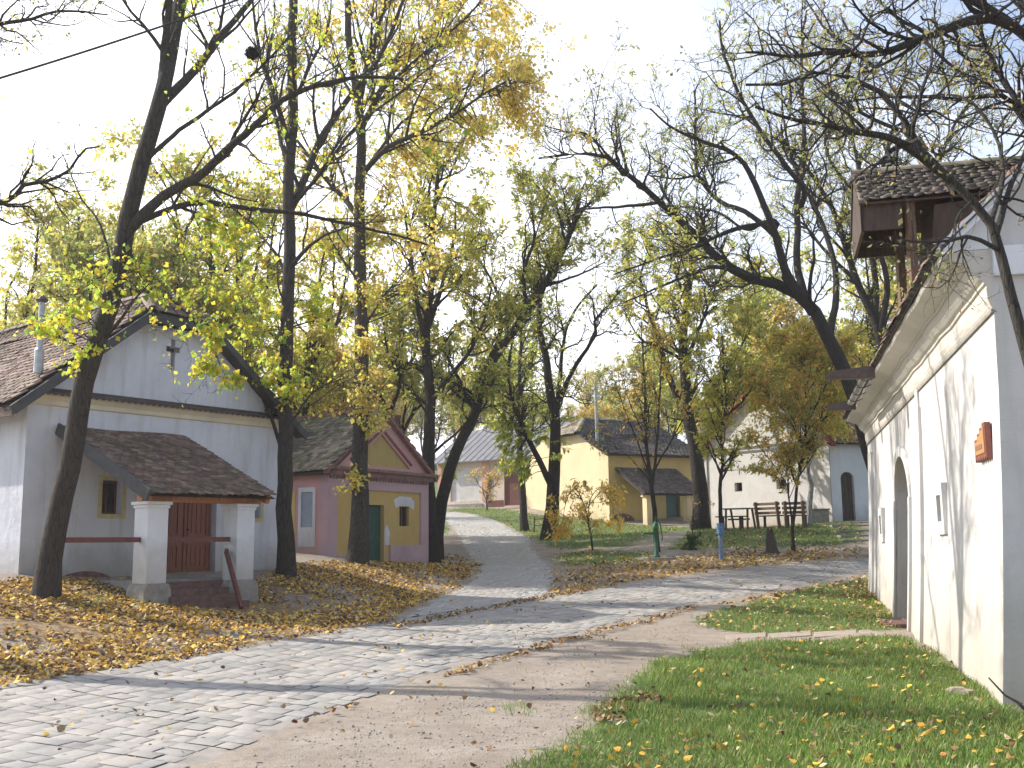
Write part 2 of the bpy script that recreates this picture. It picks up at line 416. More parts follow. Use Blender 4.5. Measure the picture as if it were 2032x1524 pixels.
g_front = GP((960, 1600), (1040, 1524), (1185, 1440), (1180, 1415), (1255, 1350), (1300, 1318), (1400, 1290), (1500, 1276), (1790, 1262), (1900, 1330), (2000, 1395), (2300, 1524), (2500, 1700))
g_mid = GP((1370, 1236), (1430, 1212), (1480, 1200), (1600, 1165), (1719, 1150), (1760, 1200), (1785, 1252), (1640, 1254), (1500, 1256), (1440, 1250))
g_far = GP((868, 1010), (920, 1018), (985, 1035), (1030, 1055), (1070, 1078), (1130, 1092), (1240, 1085), (1290, 1068), (1380, 1046), (1200, 1034), (1060, 1020), (960, 1008))
g_isl = GP((1100, 1108), (1120, 1098), (1180, 1092), (1290, 1098), (1330, 1110), (1200, 1122), (1120, 1122))
g_bank = GP((1380, 1052), (1500, 1047), (1700, 1038), (1710, 1078), (1600, 1085), (1450, 1088), (1330, 1090))
g_left = GP((862, 1022), (880, 1030), (893, 1052), (880, 1062), (858, 1050))
g_bl = GP((160, 1175), (240, 1165), (300, 1195), (200, 1215), (120, 1205))
l_bank = GP((-400, 1200), (0, 1150), (270, 1150), (520, 1150), (600, 1115), (700, 1115), (860, 1115), (945, 1138), (880, 1180), (790, 1222), (640, 1258), (330, 1312), (0, 1362), (-300, 1400), (-700, 1450))
l_isl = GP((1104, 1184), (1106, 1150), (1130, 1122), (1250, 1112), (1420, 1098), (1560, 1092), (1715, 1090), (1716, 1104), (1600, 1114), (1450, 1130), (1250, 1155))
l_bank2 = GP((1330, 1090), (1400, 1055), (1700, 1040), (1715, 1090), (1500, 1095))
l_right = GP((1440, 1200), (1500, 1182), (1720, 1140), (1722, 1160), (1600, 1170), (1500, 1196))
l_strip = GP((860, 1112), (900, 1095), (945, 1120), (950, 1140), (860, 1125))
l_d1 = GP((1180, 1402), (1300, 1372), (1320, 1392), (1210, 1412)); l_d2 = GP((1175, 1420), (1250, 1408), (1235, 1440), (1185, 1440))
l_wall = GP((1640, 1165), (1722, 1160), (1790, 1240), (1760, 1250), (1700, 1200))
GRASS = [(g_front, .25), (g_mid, .3), (g_far, .6), (g_isl, .7), (g_bank, .8), (g_bank, .3), (g_left, .4), (g_bl, .5)]
LITTER = [(l_bank, .35, 1), (l_isl, .5, .85), (l_bank2, .6, .35), (l_right, .35, .7), (l_strip, .5, .5), (l_d1, .08, 1), (l_d2, .08, 1), (l_wall, .3, .6)]

def axis(a, b, n0, step, growth):
    pass
def graded(lo, hi, c0, c1, st, gr):
    v = list(np.arange(c0, c1 + 1e-6, st)); s = st; x = c1
    while x < hi: s *= gr; x += s; v.append(x)
    s = st; x = c0
    while x > lo: s *= gr; x -= s; v.insert(0, x)
    return np.array(v)
gx = graded(-260, 260, -13, 15, .22, 1.12); gy = graded(-60, 420, 4, 46, .22, 1.06)
XX, YY = np.meshgrid(gx, gy); ZZ = gz(XX, YY)
def fracn(x, y, s, seed):  # cheap value noise
    r = np.random.default_rng(seed); T = r.random((64, 64)); u = (x * s) % 64; v = (y * s) % 64
    i = u.astype(int) % 64; j = v.astype(int) % 64; a = u - np.floor(u); b = v - np.floor(v); a = a * a * (3 - 2 * a); b = b * b * (3 - 2 * b)
    return (T[i, j] * (1 - a) * (1 - b) + T[(i + 1) % 64, j] * a * (1 - b) + T[i, (j + 1) % 64] * (1 - a) * b + T[(i + 1) % 64, (j + 1) % 64] * a * b)
mg = np.zeros(XX.shape); ml = np.zeros(XX.shape)
for pl, sf in GRASS: mg = np.maximum(mg, mask(XX, YY, pl, sf))
for pl, sf, am in LITTER: ml = np.maximum(ml, mask(XX, YY, pl, sf) * am)
ml *= np.clip(2.6 * (fracn(XX, YY, .55, 31) * .6 + fracn(XX, YY, 1.6, 32) * .4 - .30) + .45, .3, 1)
far = np.clip((YY - 66) / 10, 0, 1) + np.clip((np.abs(XX) - 16) / 5, 0, 1) * (YY > 5)
mg = np.maximum(mg, np.clip(far, 0, 1) * .7)
mroad = np.maximum(mask(XX, YY, road_poly, .3), mask(XX, YY, br_poly, .3))
mwide = np.maximum(mask(XX, YY, road_poly, 1.1), mask(XX, YY, br_poly, 1.1))
ZZ2 = ZZ + (fracn(XX, YY, 1.3, 1) - .5) * .05 * np.clip(1 - 2.2 * mwide, 0, 1) - .03 * (mroad > .93)
ni, nj = XX.shape
idx = np.arange(ni * nj).reshape(ni, nj)
gf = np.stack([idx[:-1, :-1], idx[:-1, 1:], idx[1:, 1:], idx[1:, :-1]], -1).reshape(-1, 4)
def groundmat():
    m, t, b = newmat('trodden_ground')
    v = coords(t)
    def attr(n):
        a = t.nodes.new('ShaderNodeAttribute'); a.attribute_name = n; return a.outputs['Fac']
    n1 = noise(t, 1.1, 6, .65, v); n2 = noise(t, 9, 6, .7, v); n3 = noise(t, 70, 3, .6, v); n4 = noise(t, 28, 4, .7, v)
    dirt = mix(t, (.31, .25, .195), (.44, .37, .30), maprange(t, n1.outputs['Fac'], .35, .7))
    dirt = mix(t, dirt, (.20, .165, .13), mth(t, 'MULTIPLY', maprange(t, n2.outputs['Fac'], .48, .7), .6))
    dirt = mix(t, dirt, (.48, .44, .38), maprange(t, n3.outputs['Fac'], .6, .72, 0, .6))
    dirt = mix(t, dirt, (.12, .10, .085), maprange(t, n3.outputs['Fac'], .4, .3, 0, .6))
    grs = mix(t, (.07, .13, .025), (.14, .20, .045), maprange(t, n2.outputs['Fac'], .35, .65))
    grs = mix(t, grs, (.16, .13, .06), maprange(t, n4.outputs['Fac'], .5, .7, 0, .6))
    gm = mth(t, 'ADD', attr('grass'), mth(t, 'MULTIPLY', mth(t, 'SUBTRACT', mth(t, 'ADD', n2.outputs['Fac'], n1.outputs['Fac']), 1.0), 1.6))
    col = mix(t, dirt, grs, maprange(t, gm, .42, .62))
    vo = t.nodes.new('ShaderNodeTexVoronoi'); vo.inputs['Scale'].default_value = 13; t.links.new(v, vo.inputs['Vector'])
    lit = ramp(t, [(0, (.10, .05, .025)), (.3, (.24, .13, .05)), (.55, (.42, .26, .06)), (.8, (.36, .25, .13)), (1, (.16, .08, .04))])
    sp = t.nodes.new('ShaderNodeSeparateXYZ'); t.links.new(vo.outputs['Color'], sp.inputs[0]); t.links.new(sp.outputs[0], lit.inputs[0])
    lm = mth(t, 'ADD', attr('litter'), mth(t, 'MULTIPLY', mth(t, 'SUBTRACT', n2.outputs['Fac'], .5), 2.2))
    col = mix(t, col, lit.outputs[0], maprange(t, lm, .5, .75, 0, .85))
    t.links.new(col, b.inputs['Base Color']); b.inputs['Roughness'].default_value = .95
    h = mth(t, 'ADD', n3.outputs['Fac'], mth(t, 'MULTIPLY', n2.outputs['Fac'], 1.2)); bump(t, b, h, .8, .03)
    return m
ground = mesh_np('ground', np.stack([XX, YY, ZZ2], -1).reshape(-1, 3), gf, groundmat(), smooth=True, attrs={'grass': mg.ravel(), 'litter': ml.ravel()})
tag(ground, kind='structure')

# paved road: sand bed sheet with real stones set in courses
def sandmat():
    m, t, b = newmat('road_sand'); v = coords(t); n1 = noise(t, 3, 6, .7, v); n3 = noise(t, 60, 3, .6, v)
    col = mix(t, (.25, .22, .19), (.38, .345, .30), maprange(t, n1.outputs['Fac'], .35, .65))
    col = mix(t, col, (.22, .19, .16), maprange(t, n3.outputs['Fac'], .55, .7, 0, .6)); t.links.new(col, b.inputs['Base Color'])
    b.inputs['Roughness'].default_value = .95; bump(t, b, n3.outputs['Fac'], .6, .01); return m
def stonemat():
    m, t, b = newmat('road_stone'); a = t.nodes.new('ShaderNodeAttribute'); a.attribute_name = 'Col'; v = coords(t)
    n1 = noise(t, 1.2, 5, .6, v); n2 = noise(t, 10, 6, .7, v); n3 = noise(t, 60, 4, .7, v)
    col = mix(t, a.outputs['Color'], (.42, .38, .335), mth(t, 'MULTIPLY', maprange(t, n1.outputs['Fac'], .36, .6), .92))
    col = mix(t, col, (.26, .24, .215), maprange(t, n2.outputs['Fac'], .48, .7, 0, .6))
    t.links.new(col, b.inputs['Base Color']); b.inputs['Roughness'].default_value = .85
    bump(t, b, mth(t, 'ADD', n2.outputs['Fac'], mth(t, 'MULTIPLY', n3.outputs['Fac'], .5)), .6, .02); return m
SAND = sandmat(); STONE = stonemat()
def ruled(L, R, u, v):
    n = len(L); x = np.clip(u, 0, 1) * (n - 1); i = np.clip(x.astype(int), 0, n - 2); f = (x - i)[:, None]
    l = L[i] * (1 - f) + L[i + 1] * f; r = R[i] * (1 - f) + R[i + 1] * f
    return l * (1 - v[:, None]) + r * v[:, None]
def road(name, L, R, base_z, course=.30, wid=.36, seed=1, umax=1.0, bright=1.0):
    nu, nv = 300, 24
    U, V = np.meshgrid(np.linspace(0, 1, nu), np.linspace(0, 1, nv), indexing='ij')
    p = ruled(L, R, U.ravel(), V.ravel()); wob = (fracn(p[:, 0], p[:, 1], 2.0, 3) - .35) * .22
    edge = (V.ravel() == 0) * -1.0 + (V.ravel() == 1) * 1.0
    dirv = nrm(R - L).mean(0); p = p + dirv[None] * (wob * edge)[:, None]
    p[:, 2] = gz(p[:, 0], p[:, 1]) + base_z - .03 * (np.abs(edge) > 0)
    ii = np.arange(nu * nv).reshape(nu, nv)
    f = np.stack([ii[:-1, :-1], ii[:-1, 1:], ii[1:, 1:], ii[1:, :-1]], -1).reshape(-1, 4)[:, ::-1]
    rd = mesh_np(name, p, f, SAND, smooth=True); tag(rd, kind='structure')
    r = np.random.default_rng(seed); mid = (L + R) / 2; ln = np.linalg.norm(np.diff(mid, axis=0), axis=1).sum()
    nc = int(ln / course * umax); verts = []; cols = []; q = []
    for k in range(nc):
        u0 = k * course / ln; u1 = (k + 1) * course / ln
        um = np.array([(u0 + u1) / 2]); w = np.linalg.norm(ruled(L, R, um, np.array([1.])) - ruled(L, R, um, np.array([0.])))
        v = r.random() * .3 / w
        v -= .2 / w
        while v < 1:
            dv = wid * r.uniform(.7, 1.35) / w; g = .006
            a, b_ = v + g / w, v + dv - g / w
            if b_ <= 1.0 - .10 / w and a > .0 / w:
                jit = r.normal(0, .003, 4); gu = .007 / ln
                q.append((u0 + gu + jit[0] / ln, u1 - gu + jit[1] / ln, a, b_, r.normal(0, .0022), r.normal(0, .0014), r.normal(0, .0014)))
                c = bright * r.uniform(.23, .34) * np.array([1, r.uniform(.96, .99), r.uniform(.88, .96)]); cols.append(c)
            v += dv
    q = np.array(q); cols = np.array(cols); n = len(q)
    e = .016
    us = np.stack([q[:, 0], q[:, 0] + e / ln, q[:, 1] - e / ln, q[:, 1]], 1)
    wloc_ = np.linalg.norm(ruled(L, R, q[:, 0], np.ones(n)) - ruled(L, R, q[:, 0], np.zeros(n)), axis=1)
    vs_ = np.stack([q[:, 2], q[:, 2] + e / wloc_, q[:, 3] - e / wloc_, q[:, 3]], 1)
    pts = np.zeros((n, 4, 4, 3))
    for i in range(4):
        for j in range(4):
            pp = ruled(L, R, us[:, i], vs_[:, j])
            inner = (i in (1, 2)) and (j in (1, 2))
            edgy = (i in (0, 3)) + (j in (0, 3))
            z = base_z + (.0075 if inner else .003) - (.002 if edgy == 2 else 0)
            pp[:, 2] = gz(pp[:, 0], pp[:, 1]) + z + q[:, 4] + q[:, 5] * (i - 1.5) / 1.5 + q[:, 6] * (j - 1.5) / 1.5 + r.normal(0, .0015, n)
            if edgy == 2:
                cen = pts[:, 1, 1] if False else 0
            pts[:, i, j] = pp
    # round the corners a little
    c = pts.mean((1, 2))
    for i in (0, 3):
        for j in (0, 3):
            pts[:, i, j, :2] += (c[:, :2] - pts[:, i, j, :2]) * .05
    base = np.arange(n)[:, None, None] * 16; loc = np.arange(16).reshape(4, 4)
    f = np.stack([loc[:-1, :-1], loc[:-1, 1:], loc[1:, 1:], loc[1:, :-1]], -1).reshape(-1, 4)[:, ::-1]
    F_ = (base + f[None]).reshape(-1, 4)
    s = mesh_np(name + '_paving', pts.reshape(-1, 3), F_, STONE, smooth=False, cols=np.repeat(cols, 9, axis=0)); tag(s, kind='structure')
road('road', roadL, roadR, .004, seed=4, course=.245, wid=.30, bright=.93)
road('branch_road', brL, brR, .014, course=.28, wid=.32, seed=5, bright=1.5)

# ---------------------------------------------------------------- roofs
PAL_BROWN = np.array([(.22, .13, .10), (.27, .17, .13), (.18, .11, .085), (.33, .24, .18), (.25, .15, .14), (.15, .10, .08)])
PAL_RED = np.array([(.30, .12, .08), (.36, .15, .10), (.25, .10, .08), (.20, .09, .07)])
PAL_GREY = np.array([(.24, .20, .14), (.33, .27, .19), (.17, .135, .10), (.40, .34, .25)])
PAL_DARK = np.array([(.075, .06, .055), (.10, .08, .07), (.055, .045, .04), (.13, .10, .09)])
def tiles(name, Aq, Bq, Cq, Dq, mat, pal, parent, tw=.18, ex=.15, seed=0, sag=.03, th=.018, board=True, label=None):
    """tile the quad: eave A->B, ridge D->C"""
    Aq, Bq, Cq, Dq = [np.asarray(v, float) for v in (Aq, Bq, Cq, Dq)]
    r = np.random.default_rng(seed + 11)
    le = np.linalg.norm(Bq - Aq); lr = np.linalg.norm(Cq - Dq); h = (np.linalg.norm(Dq - Aq) + np.linalg.norm(Cq - Bq)) / 2
    up = nrm((Dq + Cq - Aq - Bq)); nn = nrm(np.cross(Bq - Aq if le > 1e-3 else Cq - Dq, up)); nn = nn if nn[2] > 0 else -nn
    rows = max(2, int(round(h / ex))); V = []; F = []; C = []; k = 0
    vs, fs = [], []
    for i in range(rows):
        v0 = i / rows; v1 = min((i + 1.45) / rows, 1)
        a0 = Aq + (Dq - Aq) * v0; b0 = Bq + (Cq - Bq) * v0; a1 = Aq + (Dq - Aq) * v1; b1 = Bq + (Cq - Bq) * v1
        L = np.linalg.norm(b0 - a0)
        if L < .1: continue
        m = max(1, int(round(L / tw))); off = .5 * (i % 2) / m
        t0 = np.arange(-1, m) / m + off; t1 = t0 + 1 / m; keep = (t1 > .02) & (t0 < .98); t0 = np.clip(t0[keep], 0, 1); t1 = np.clip(t1[keep], 0, 1); q = len(t0)
        jit = r.normal(0, .012, (q, 1)); lift = r.normal(0, .005, (q, 1)); tw_ = r.normal(0, .005, (q, 1))
        g = .02 / m
        sagz = -sag * np.sin(np.pi * (t0 + t1) / 2)[:, None] * math.sin(math.pi * min(v0, 1)) + (fracn(t0 * le, t0 * 0 + v0 * h, .9, seed)[:, None] - .5) * .05
        e0 = (a0 + (b0 - a0) * (t0 + g)[:, None]); e1 = (a0 + (b0 - a0) * (t1 - g)[:, None])
        u0 = (a1 + (b1 - a1) * np.clip(t0 + g, 0, 1)[:, None]); u1 = (a1 + (b1 - a1) * np.clip(t1 - g, 0, 1)[:, None])
        lo = nn * (.03 + lift + sagz); hi = nn * (.006 + sagz)
        mid = (e0 + e1) / 2 - up * (.035 + jit) + lo
        E0 = e0 - up * jit + lo + nn * tw_; E1 = e1 - up * jit + lo - nn * tw_; U0 = u0 + hi; U1 = u1 + hi
        T = nn * th
        blk = np.stack([E0, mid, E1, U1, U0, E0 + T, mid + T, E1 + T, U1 + T, U0 + T], 1)  # (q,10,3)
        vs.append(blk.reshape(-1, 3)); C.append(pal[r.integers(0, len(pal), q)] * r.uniform(.8, 1.2, (q, 1)))
        k += q
    vs = np.vstack(vs); C = np.vstack(C); nq = len(C); b = np.arange(nq)[:, None] * 10
    q4 = np.concatenate([b + np.array(f)[None] for f in ((0, 1, 6, 5), (1, 2, 7, 6), (2, 3, 8, 7), (4, 0, 5, 9), (5, 6, 8, 9))])
    q3 = b + np.array((6, 7, 8))[None]
    cols = np.concatenate([np.tile(C, (5, 1)), C])
    o = mesh_np(name, vs, [q4, q3], mat, parent, cols=cols)
    if label: o['label'] = label
    if board:
        mb = MB(); dn = nn * .05
        lst = [Aq, Bq, Cq, Dq]; sg = nn * (-sag)
        mb.hexa([p + sg * 0 - dn for p in lst] + [p - nn * .012 - nn * sag for p in lst]); mb.build('roof_boarding', M['darkwood'], parent)
    return o
def ridge_tiles(p0, p1, mat, pal, parent, r=.11, seed=0):
    p0 = np.asarray(p0, float); p1 = np.asarray(p1, float); L = np.linalg.norm(p1 - p0); n = max(2, int(L / .33)); t = nrm(p1 - p0)
    side = nrm(np.cross(t, A(0, 0, 1))); upv = np.cross(side, t); rg = np.random.default_rng(seed); V = []; C = []; K = 6
    for i in range(n):
        a = p0 + t * (L * i / n); b = p0 + t * (L * (i + 1.12) / n); dz = rg.normal(0, .008)
        for e, (q, rr) in enumerate(((a, r * 1.06), (b, r * .94))):
            for k in range(K):
                an = math.pi * (k / (K - 1)) * 1.1 - .05 * math.pi; V.append(q + side * (rr * math.cos(an)) + upv * (rr * .8 * math.sin(an) + dz - .02))
        C += [pal[rg.integers(0, len(pal))]] * (K - 1)
    F = []
    for i in range(n):
        for k in range(K - 1): F.append((i * 2 * K + k, i * 2 * K + k + 1, i * 2 * K + K + k + 1, i * 2 * K + K + k))
    return mesh_np('ridge_tiles', np.array(V), np.array(F), mat, parent, cols=np.array(C), smooth=True)
def tbox(mb, a, b, w, h, up=A(0, 0, 1)):
    """beam from a to b"""
    a = np.asarray(a, float); b = np.asarray(b, float); t = nrm(b - a); s = nrm(np.cross(t, up)); v = np.cross(s, t)
    mb.hexa([a - s * w - v * h, a + s * w - v * h, a + s * w + v * h, a - s * w + v * h, b - s * w - v * h, b + s * w - v * h, b + s * w + v * h, b - s * w + v * h])

# ================================================================ the white-lilac shaded press house on the left
def build_left_house():
    f = Frame((-9.24, 20), (.6, .8)); W_ = 6.2; DP = 11
    gb = .95
    R_ = root('press_house', f.p(3, 0, gb), 'whitewashed press house with cross in its gable and tiled porch, left of the road', 'house')
    wm = M['lefthouse']
    ZC = 4.58
    mb = MB()
    holes = [(1.65, 2.1, 2.3, 2.98), (3.15, 4.45, 1.03, 3.0), (5.45, 5.68, 2.26, 2.73)]
    f.wall(mb, 0, W_, 0, ZC, holes, 0, .28)
    # gable with the sunk cross, cut into cells round it
    def zt(s): return min(ZC + .79 * s, ZC + .79 * (W_ - s), 6.32)
    cx, z0, z1 = 3.18, 5.40, 6.08
    ss = sorted(set([0, 2.2, W_ - 2.2, W_, cx - .17, cx - .05, cx + .05, cx + .17]))
    for a, b in zip(ss[:-1], ss[1:]):
        m_ = (a + b) / 2
        ho = []
        if abs(m_ - cx) < .05: ho = [(z0, z1)]
        elif abs(m_ - cx) < .17: ho = [(5.80, 5.92)]
        lo = ZC
        for h0, h1 in ho:
            mb.add([f.p(a, 0, lo), f.p(b, 0, lo), f.p(b, 0, h0), f.p(a, 0, h0)], [(0, 1, 2, 3)]); lo = h1
        mb.add([f.p(a, 0, lo), f.p(b, 0, lo), f.p(b, 0, zt(b)), f.p(a, 0, zt(a))], [(0, 1, 2, 3)])
    out = [(cx - .05, z0), (cx + .05, z0), (cx + .05, 5.8), (cx + .17, 5.8), (cx + .17, 5.92), (cx + .05, 5.92), (cx + .05, z1), (cx - .05, z1), (cx - .05, 5.92), (cx - .17, 5.92), (cx - .17, 5.8), (cx - .05, 5.8)]
    for i in range(12):
        p0, p1 = out[i], out[(i + 1) % 12]
        mb.add([f.p(p0[0], 0, p0[1]), f.p(p1[0], 0, p1[1]), f.p(p1[0], -.22, p1[1]), f.p(p0[0], -.22, p0[1])], [(0, 1, 2, 3)])
    # side and back walls
    mb.add([f.p(0, 0, 0), f.p(0, -DP, 0), f.p(0, -DP, ZC), f.p(0, 0, ZC)], [(0, 1, 2, 3)])
    mb.add([f.p(W_, 0, 0), f.p(W_, -DP, 0), f.p(W_, -DP, ZC), f.p(W_, 0, ZC)], [(0, 3, 2, 1)])
    mb.add([f.p(0, -DP, 0), f.p(W_, -DP, 0), f.p(W_, -DP, ZC), f.p(W_ / 2, -DP, 7.0), f.p(0, -DP, ZC)], [(4, 3, 2, 1, 0)])
    mb.build('wall', wm, R_)
    b2 = MB(); f.box(b2, cx - .2, cx + .2, -.26, -.22, z0 - .03, z1 + .03); b2.build('cross_niche', M['spout'], R_)
    # yellow painted surround bands
    yb = plain('yellow_band', (.55, .47, .25), .9, .2)
    for a, b, c, d in ((1.65, 2.1, 2.3, 2.98), (5.45, 5.68, 2.26, 2.73)):
        mb = MB(); f.box(mb, a - .09, a - .0, 0, .004, c - .09, d + .09); f.box(mb, b + .0, b + .09, 0, .004, c - .09, d + .09)
        f.box(mb, a, b, 0, .004, c - .09, c); f.box(mb, a, b, 0, .004, d, d + .09); mb.build('window_surround', yb, R_)
    for a, b, c, d in ((1.65, 2.1, 2.3, 2.98), (5.45, 5.68, 2.26, 2.73)):
        w = MB(); f.box(w, a, b, -.30, -.27, c, d); wo_ = w.build('window', M['glass'], R_)
        w = MB(); f.box(w, a, a + .05, -.26, -.21, c, d); f.box(w, b - .05, b, -.26, -.21, c, d); f.box(w, a + .05, b - .05, -.26, -.21, c, c + .05); f.box(w, a + .05, b - .05, -.26, -.21, d - .05, d)
        if b - a > .3: f.box(w, (a + b) / 2 - .02, (a + b) / 2 + .02, -.26, -.22, c + .05, d - .05)
        w.build('frame', M['redpaint'], wo_)
    # cornice moulding and wavy tile ledge
    mb = MB(); f.prism_s(mb, [(0, ZC - .22), (.05, ZC - .2), (.05, ZC - .12), (.13, ZC - .03), (.13, ZC), (0, ZC)], -.05, W_ + .05); mb.build('cornice', M['cream'], R_)
    n = 44; mb = MB()
    for i in range(n):
        a = -.1 + (W_ + .2) * i / n; b = -.1 + (W_ + .2) * (i + 1) / n; m_ = (a + b) / 2
        K = 4; pts = []
        for k in range(K + 1):
            s = a + (b - a) * k / K; dz = -.035 * math.sin(math.pi * k / K); pts.append((s, dz))
        for k in range(K):
            (s0, d0), (s1, d1) = pts[k], pts[k + 1]
            mb.hexa([f.p(s0, -.0, ZC + .10), f.p(s1, -.0, ZC + .10), f.p(s1, .24, ZC + .0 + d1), f.p(s0, .24, ZC + .0 + d0), f.p(s0, 0, ZC + .14), f.p(s1, 0, ZC + .14), f.p(s1, .24, ZC + .04 + d1 * .3), f.p(s0, .24, ZC + .04 + d0 * .3)])
    mb.build('ledge_tiles', M['darkwood'], R_)
    # roof
    e = -.5; ez = ZC + .79 * e; k_ = W_ / 2; rz = ZC + .79 * k_ + .12; hz = 6.42; hs = (hz - ZC) / .79
    fr = .42
    T = M['tile']
    tiles('roof', f.p(e, fr, ez + .12), f.p(e, -DP - .3, ez + .12), f.p(hs, -DP - .3, hz + .12), f.p(hs, fr, hz + .12), T, PAL_BROWN, R_, .19, .17, 1)
    tiles('roof', f.p(hs, fr, hz + .12), f.p(hs, -DP - .3, hz + .12), f.p(k_, -DP - .3, rz), f.p(k_, -1.0, rz), T, PAL_BROWN, R_, .19, .17, 2)
    tiles('roof', f.p(W_ - e, -DP - .3, ez + .12), f.p(W_ - e, fr, ez + .12), f.p(W_ - hs, fr, hz + .12), f.p(W_ - hs, -DP - .3, hz + .12), T, PAL_BROWN, R_, .19, .17, 3)
    tiles('roof', f.p(W_ - hs, -DP - .3, hz + .12), f.p(W_ - hs, fr, hz + .12), f.p(k_, -1.0, rz), f.p(k_, -DP - .3, rz), T, PAL_BROWN, R_, .19, .17, 4)
    tiles('hip_roof', f.p(hs, fr + .12, hz + .06), f.p(W_ - hs, fr + .12, hz + .06), f.p(k_ + .02, -1.0, rz), f.p(k_ - .02, -1.0, rz), T, PAL_BROWN, R_, .19, .17, 5)
    ridge_tiles(f.p(k_, -1.0, rz + .03), f.p(k_, -DP - .3, rz + .03), T, PAL_BROWN, R_)
    ridge_tiles(f.p(k_, -1.0, rz + .03), f.p(hs, fr + .05, hz + .14), T, PAL_BROWN, R_); ridge_tiles(f.p(k_, -1.0, rz + .03), f.p(W_ - hs, fr + .05, hz + .14), T, PAL_BROWN, R_)
    mb = MB()
    tbox(mb, f.p(e, fr - .02, ez - .02), f.p(hs, fr - .02, hz - .02), .03, .09); tbox(mb, f.p(W_ - e, fr - .02, ez + .0), f.p(W_ - hs, fr - .02, hz - .0), .03, .07)
    tbox(mb, f.p(hs, fr + .05, hz - .05), f.p(W_ - hs, fr + .05, hz - .05), .03, .1)
    mb.build('verge_board', M['greydark'], R_)
    mb = MB(); f.prism(mb, [(e, ez), (0, ZC), (hs, hz - .02), (W_ - hs, hz - .02), (W_, ZC), (W_ - e, ez), (W_ - e, ez + .05), (W_ - hs, hz + .03), (hs, hz + .03), (e, ez + .05)], 0, fr - .06)
    mb.build('soffit', M['darkwood'], R_)
    mb = MB(); tbox(mb, f.p(e + .05, fr - .1, ez - .02), f.p(e + .05, -DP, ez - .02), .02, .09); mb.build('eave_board', M['wood'], R_)
    # flue
    q = f.p(.55, -.55, 0)
    pt = P(78, 700, 20.2); mb = MB(); mb.tube([pt + A(0, 0, -.4), pt + A(0, 0, .05), pt + A(0, 0, .1), pt + A(0, 0, 1.0)], [.09, .09, .055, .055], 12)
    fl = mb.build('flue_pipe', M['metal'], R_, smooth=False); mb = MB(); mb.tube([pt + A(0, 0, 1.0), pt + A(0, 0, 1.05), pt + A(0, 0, 1.16)], [.08, .12, .02], 10); mb.build('cowl', M['spout'], fl)
    # door, two leaves
    d = MB(); f.box(d, 3.15, 4.45, -.24, -.2, 1.03, 3.0); do = d.build('door', M['door'], R_)
    for a, b in ((3.18, 3.68), (3.74, 4.42)):
        l = MB()
        f.box(l, a, b, -.2, -.17, 1.05, 2.95)
        w = b - a
        for za, zb in ((1.15, 1.7), (1.85, 2.85)):
            f.box(l, a + .08, a + .12, -.17, -.145, za, zb); f.box(l, b - .12, b - .08, -.17, -.145, za, zb); f.box(l, a + .12, b - .12, -.17, -.145, za, za + .04); f.box(l, a + .12, b - .12, -.17, -.145, zb - .04, zb)
            for k in range(3):
                x = a + .16 + (w - .32) * (k + .5) / 3; f.box(l, x - .05 * w, x + .05 * w, -.17, -.155, za + .08, zb - .08)
        l.build('door_leaf', M['door'], do)
    h = MB(); h.tube([f.p(3.8, -.16, 2.0), f.p(3.8, -.09, 2.0), f.p(3.9, -.09, 2.0)], .015, 6); h.build('handle', M['spout'], do)
    # porch
    mb = MB(); f.box(mb, 1.15, 3.5, 0.02, 2.2, 0, 1.02); f.box(mb, 3.5, 4.6, .02, .5, 0, 1.02); mb.build('porch_floor', M['stone'], R_)
    mb = MB()
    for i in range(4): f.box(mb, 1.24, 2.77, 2.2 + .26 * (3 - i), 2.2 + .26 * (4 - i), .2, .62 + .12 * i)
    mb.build('steps', M['brick'], R_)
    for s, zb in ((1.02, .5), (2.99, .48)):
        mb = MB(); f.box(mb, s - .21, s + .21, 2.4, 2.82, .98, 2.38); pl = mb.build('pillar', M['white_side'], R_, bevel=.012)
        mb = MB(); f.box(mb, s - .26, s + .26, 2.35, 2.87, 2.38, 2.44); f.box(mb, s - .23, s + .23, 2.38, 2.84, 2.32, 2.38); mb.build('capital', M['white_side'], pl, bevel=.01)
        mb = MB(); f.prism(mb, [(s - .30, zb - .4), (s + .30, zb - .4), (s + .28, .86), (s + .23, .98), (s - .23, .98), (s - .28, .86)], 2.33, 2.89); mb.build('plinth', M['stone'], pl, bevel=.02)
    mb = MB(); tbox(mb, f.p(.75, 2.62, 2.51), f.p(3.45, 2.62, 2.51), .08, .07); tbox(mb, f.p(.72, .12, 3.82), f.p(.72, 2.98, 2.52), .05, .08); tbox(mb, f.p(3.38, .02, 3.86), f.p(3.38, 2.98, 2.52), .05, .08)
    for i in range(1, 5): s = .72 + i * .53; tbox(mb, f.p(s, .02, 3.86), f.p(s, 2.95, 2.54), .04, .05)
    tbox(mb, f.p(.7, 0.1, 3.78), f.p(3.4, 0.1, 3.78), .06, .07)
    mb.build('porch_beam', M['orangewood'], R_)
    tiles('porch_roof', f.p(.62, 3.1, 2.56), f.p(3.5, 3.1, 2.58), f.p(3.5, .02, 4.0), f.p(.62, .02, 3.97), M['tile'], PAL_BROWN * .8, R_, .17, .13, 8, sag=.04)
    mb = MB(); tbox(mb, f.p(.60, .05, 3.93), f.p(.60, 3.12, 2.53), .025, .11); mb.build('barge_board', M['greydark'], R_)
    mb = MB(); tbox(mb, f.p(-.78, 2.6, 1.76), f.p(.8, 2.6, 1.76), .03, .045); tbox(mb, f.p(1.24, 2.6, 1.76), f.p(2.77, 2.6, 1.76), .03, .045); tbox(mb, f.p(-.72, 2.6, .5), f.p(-.72, 2.6, 1.715), .04, .04, A(1, 0, 0))
    mb.build('railing', M['redpaint'], R_)
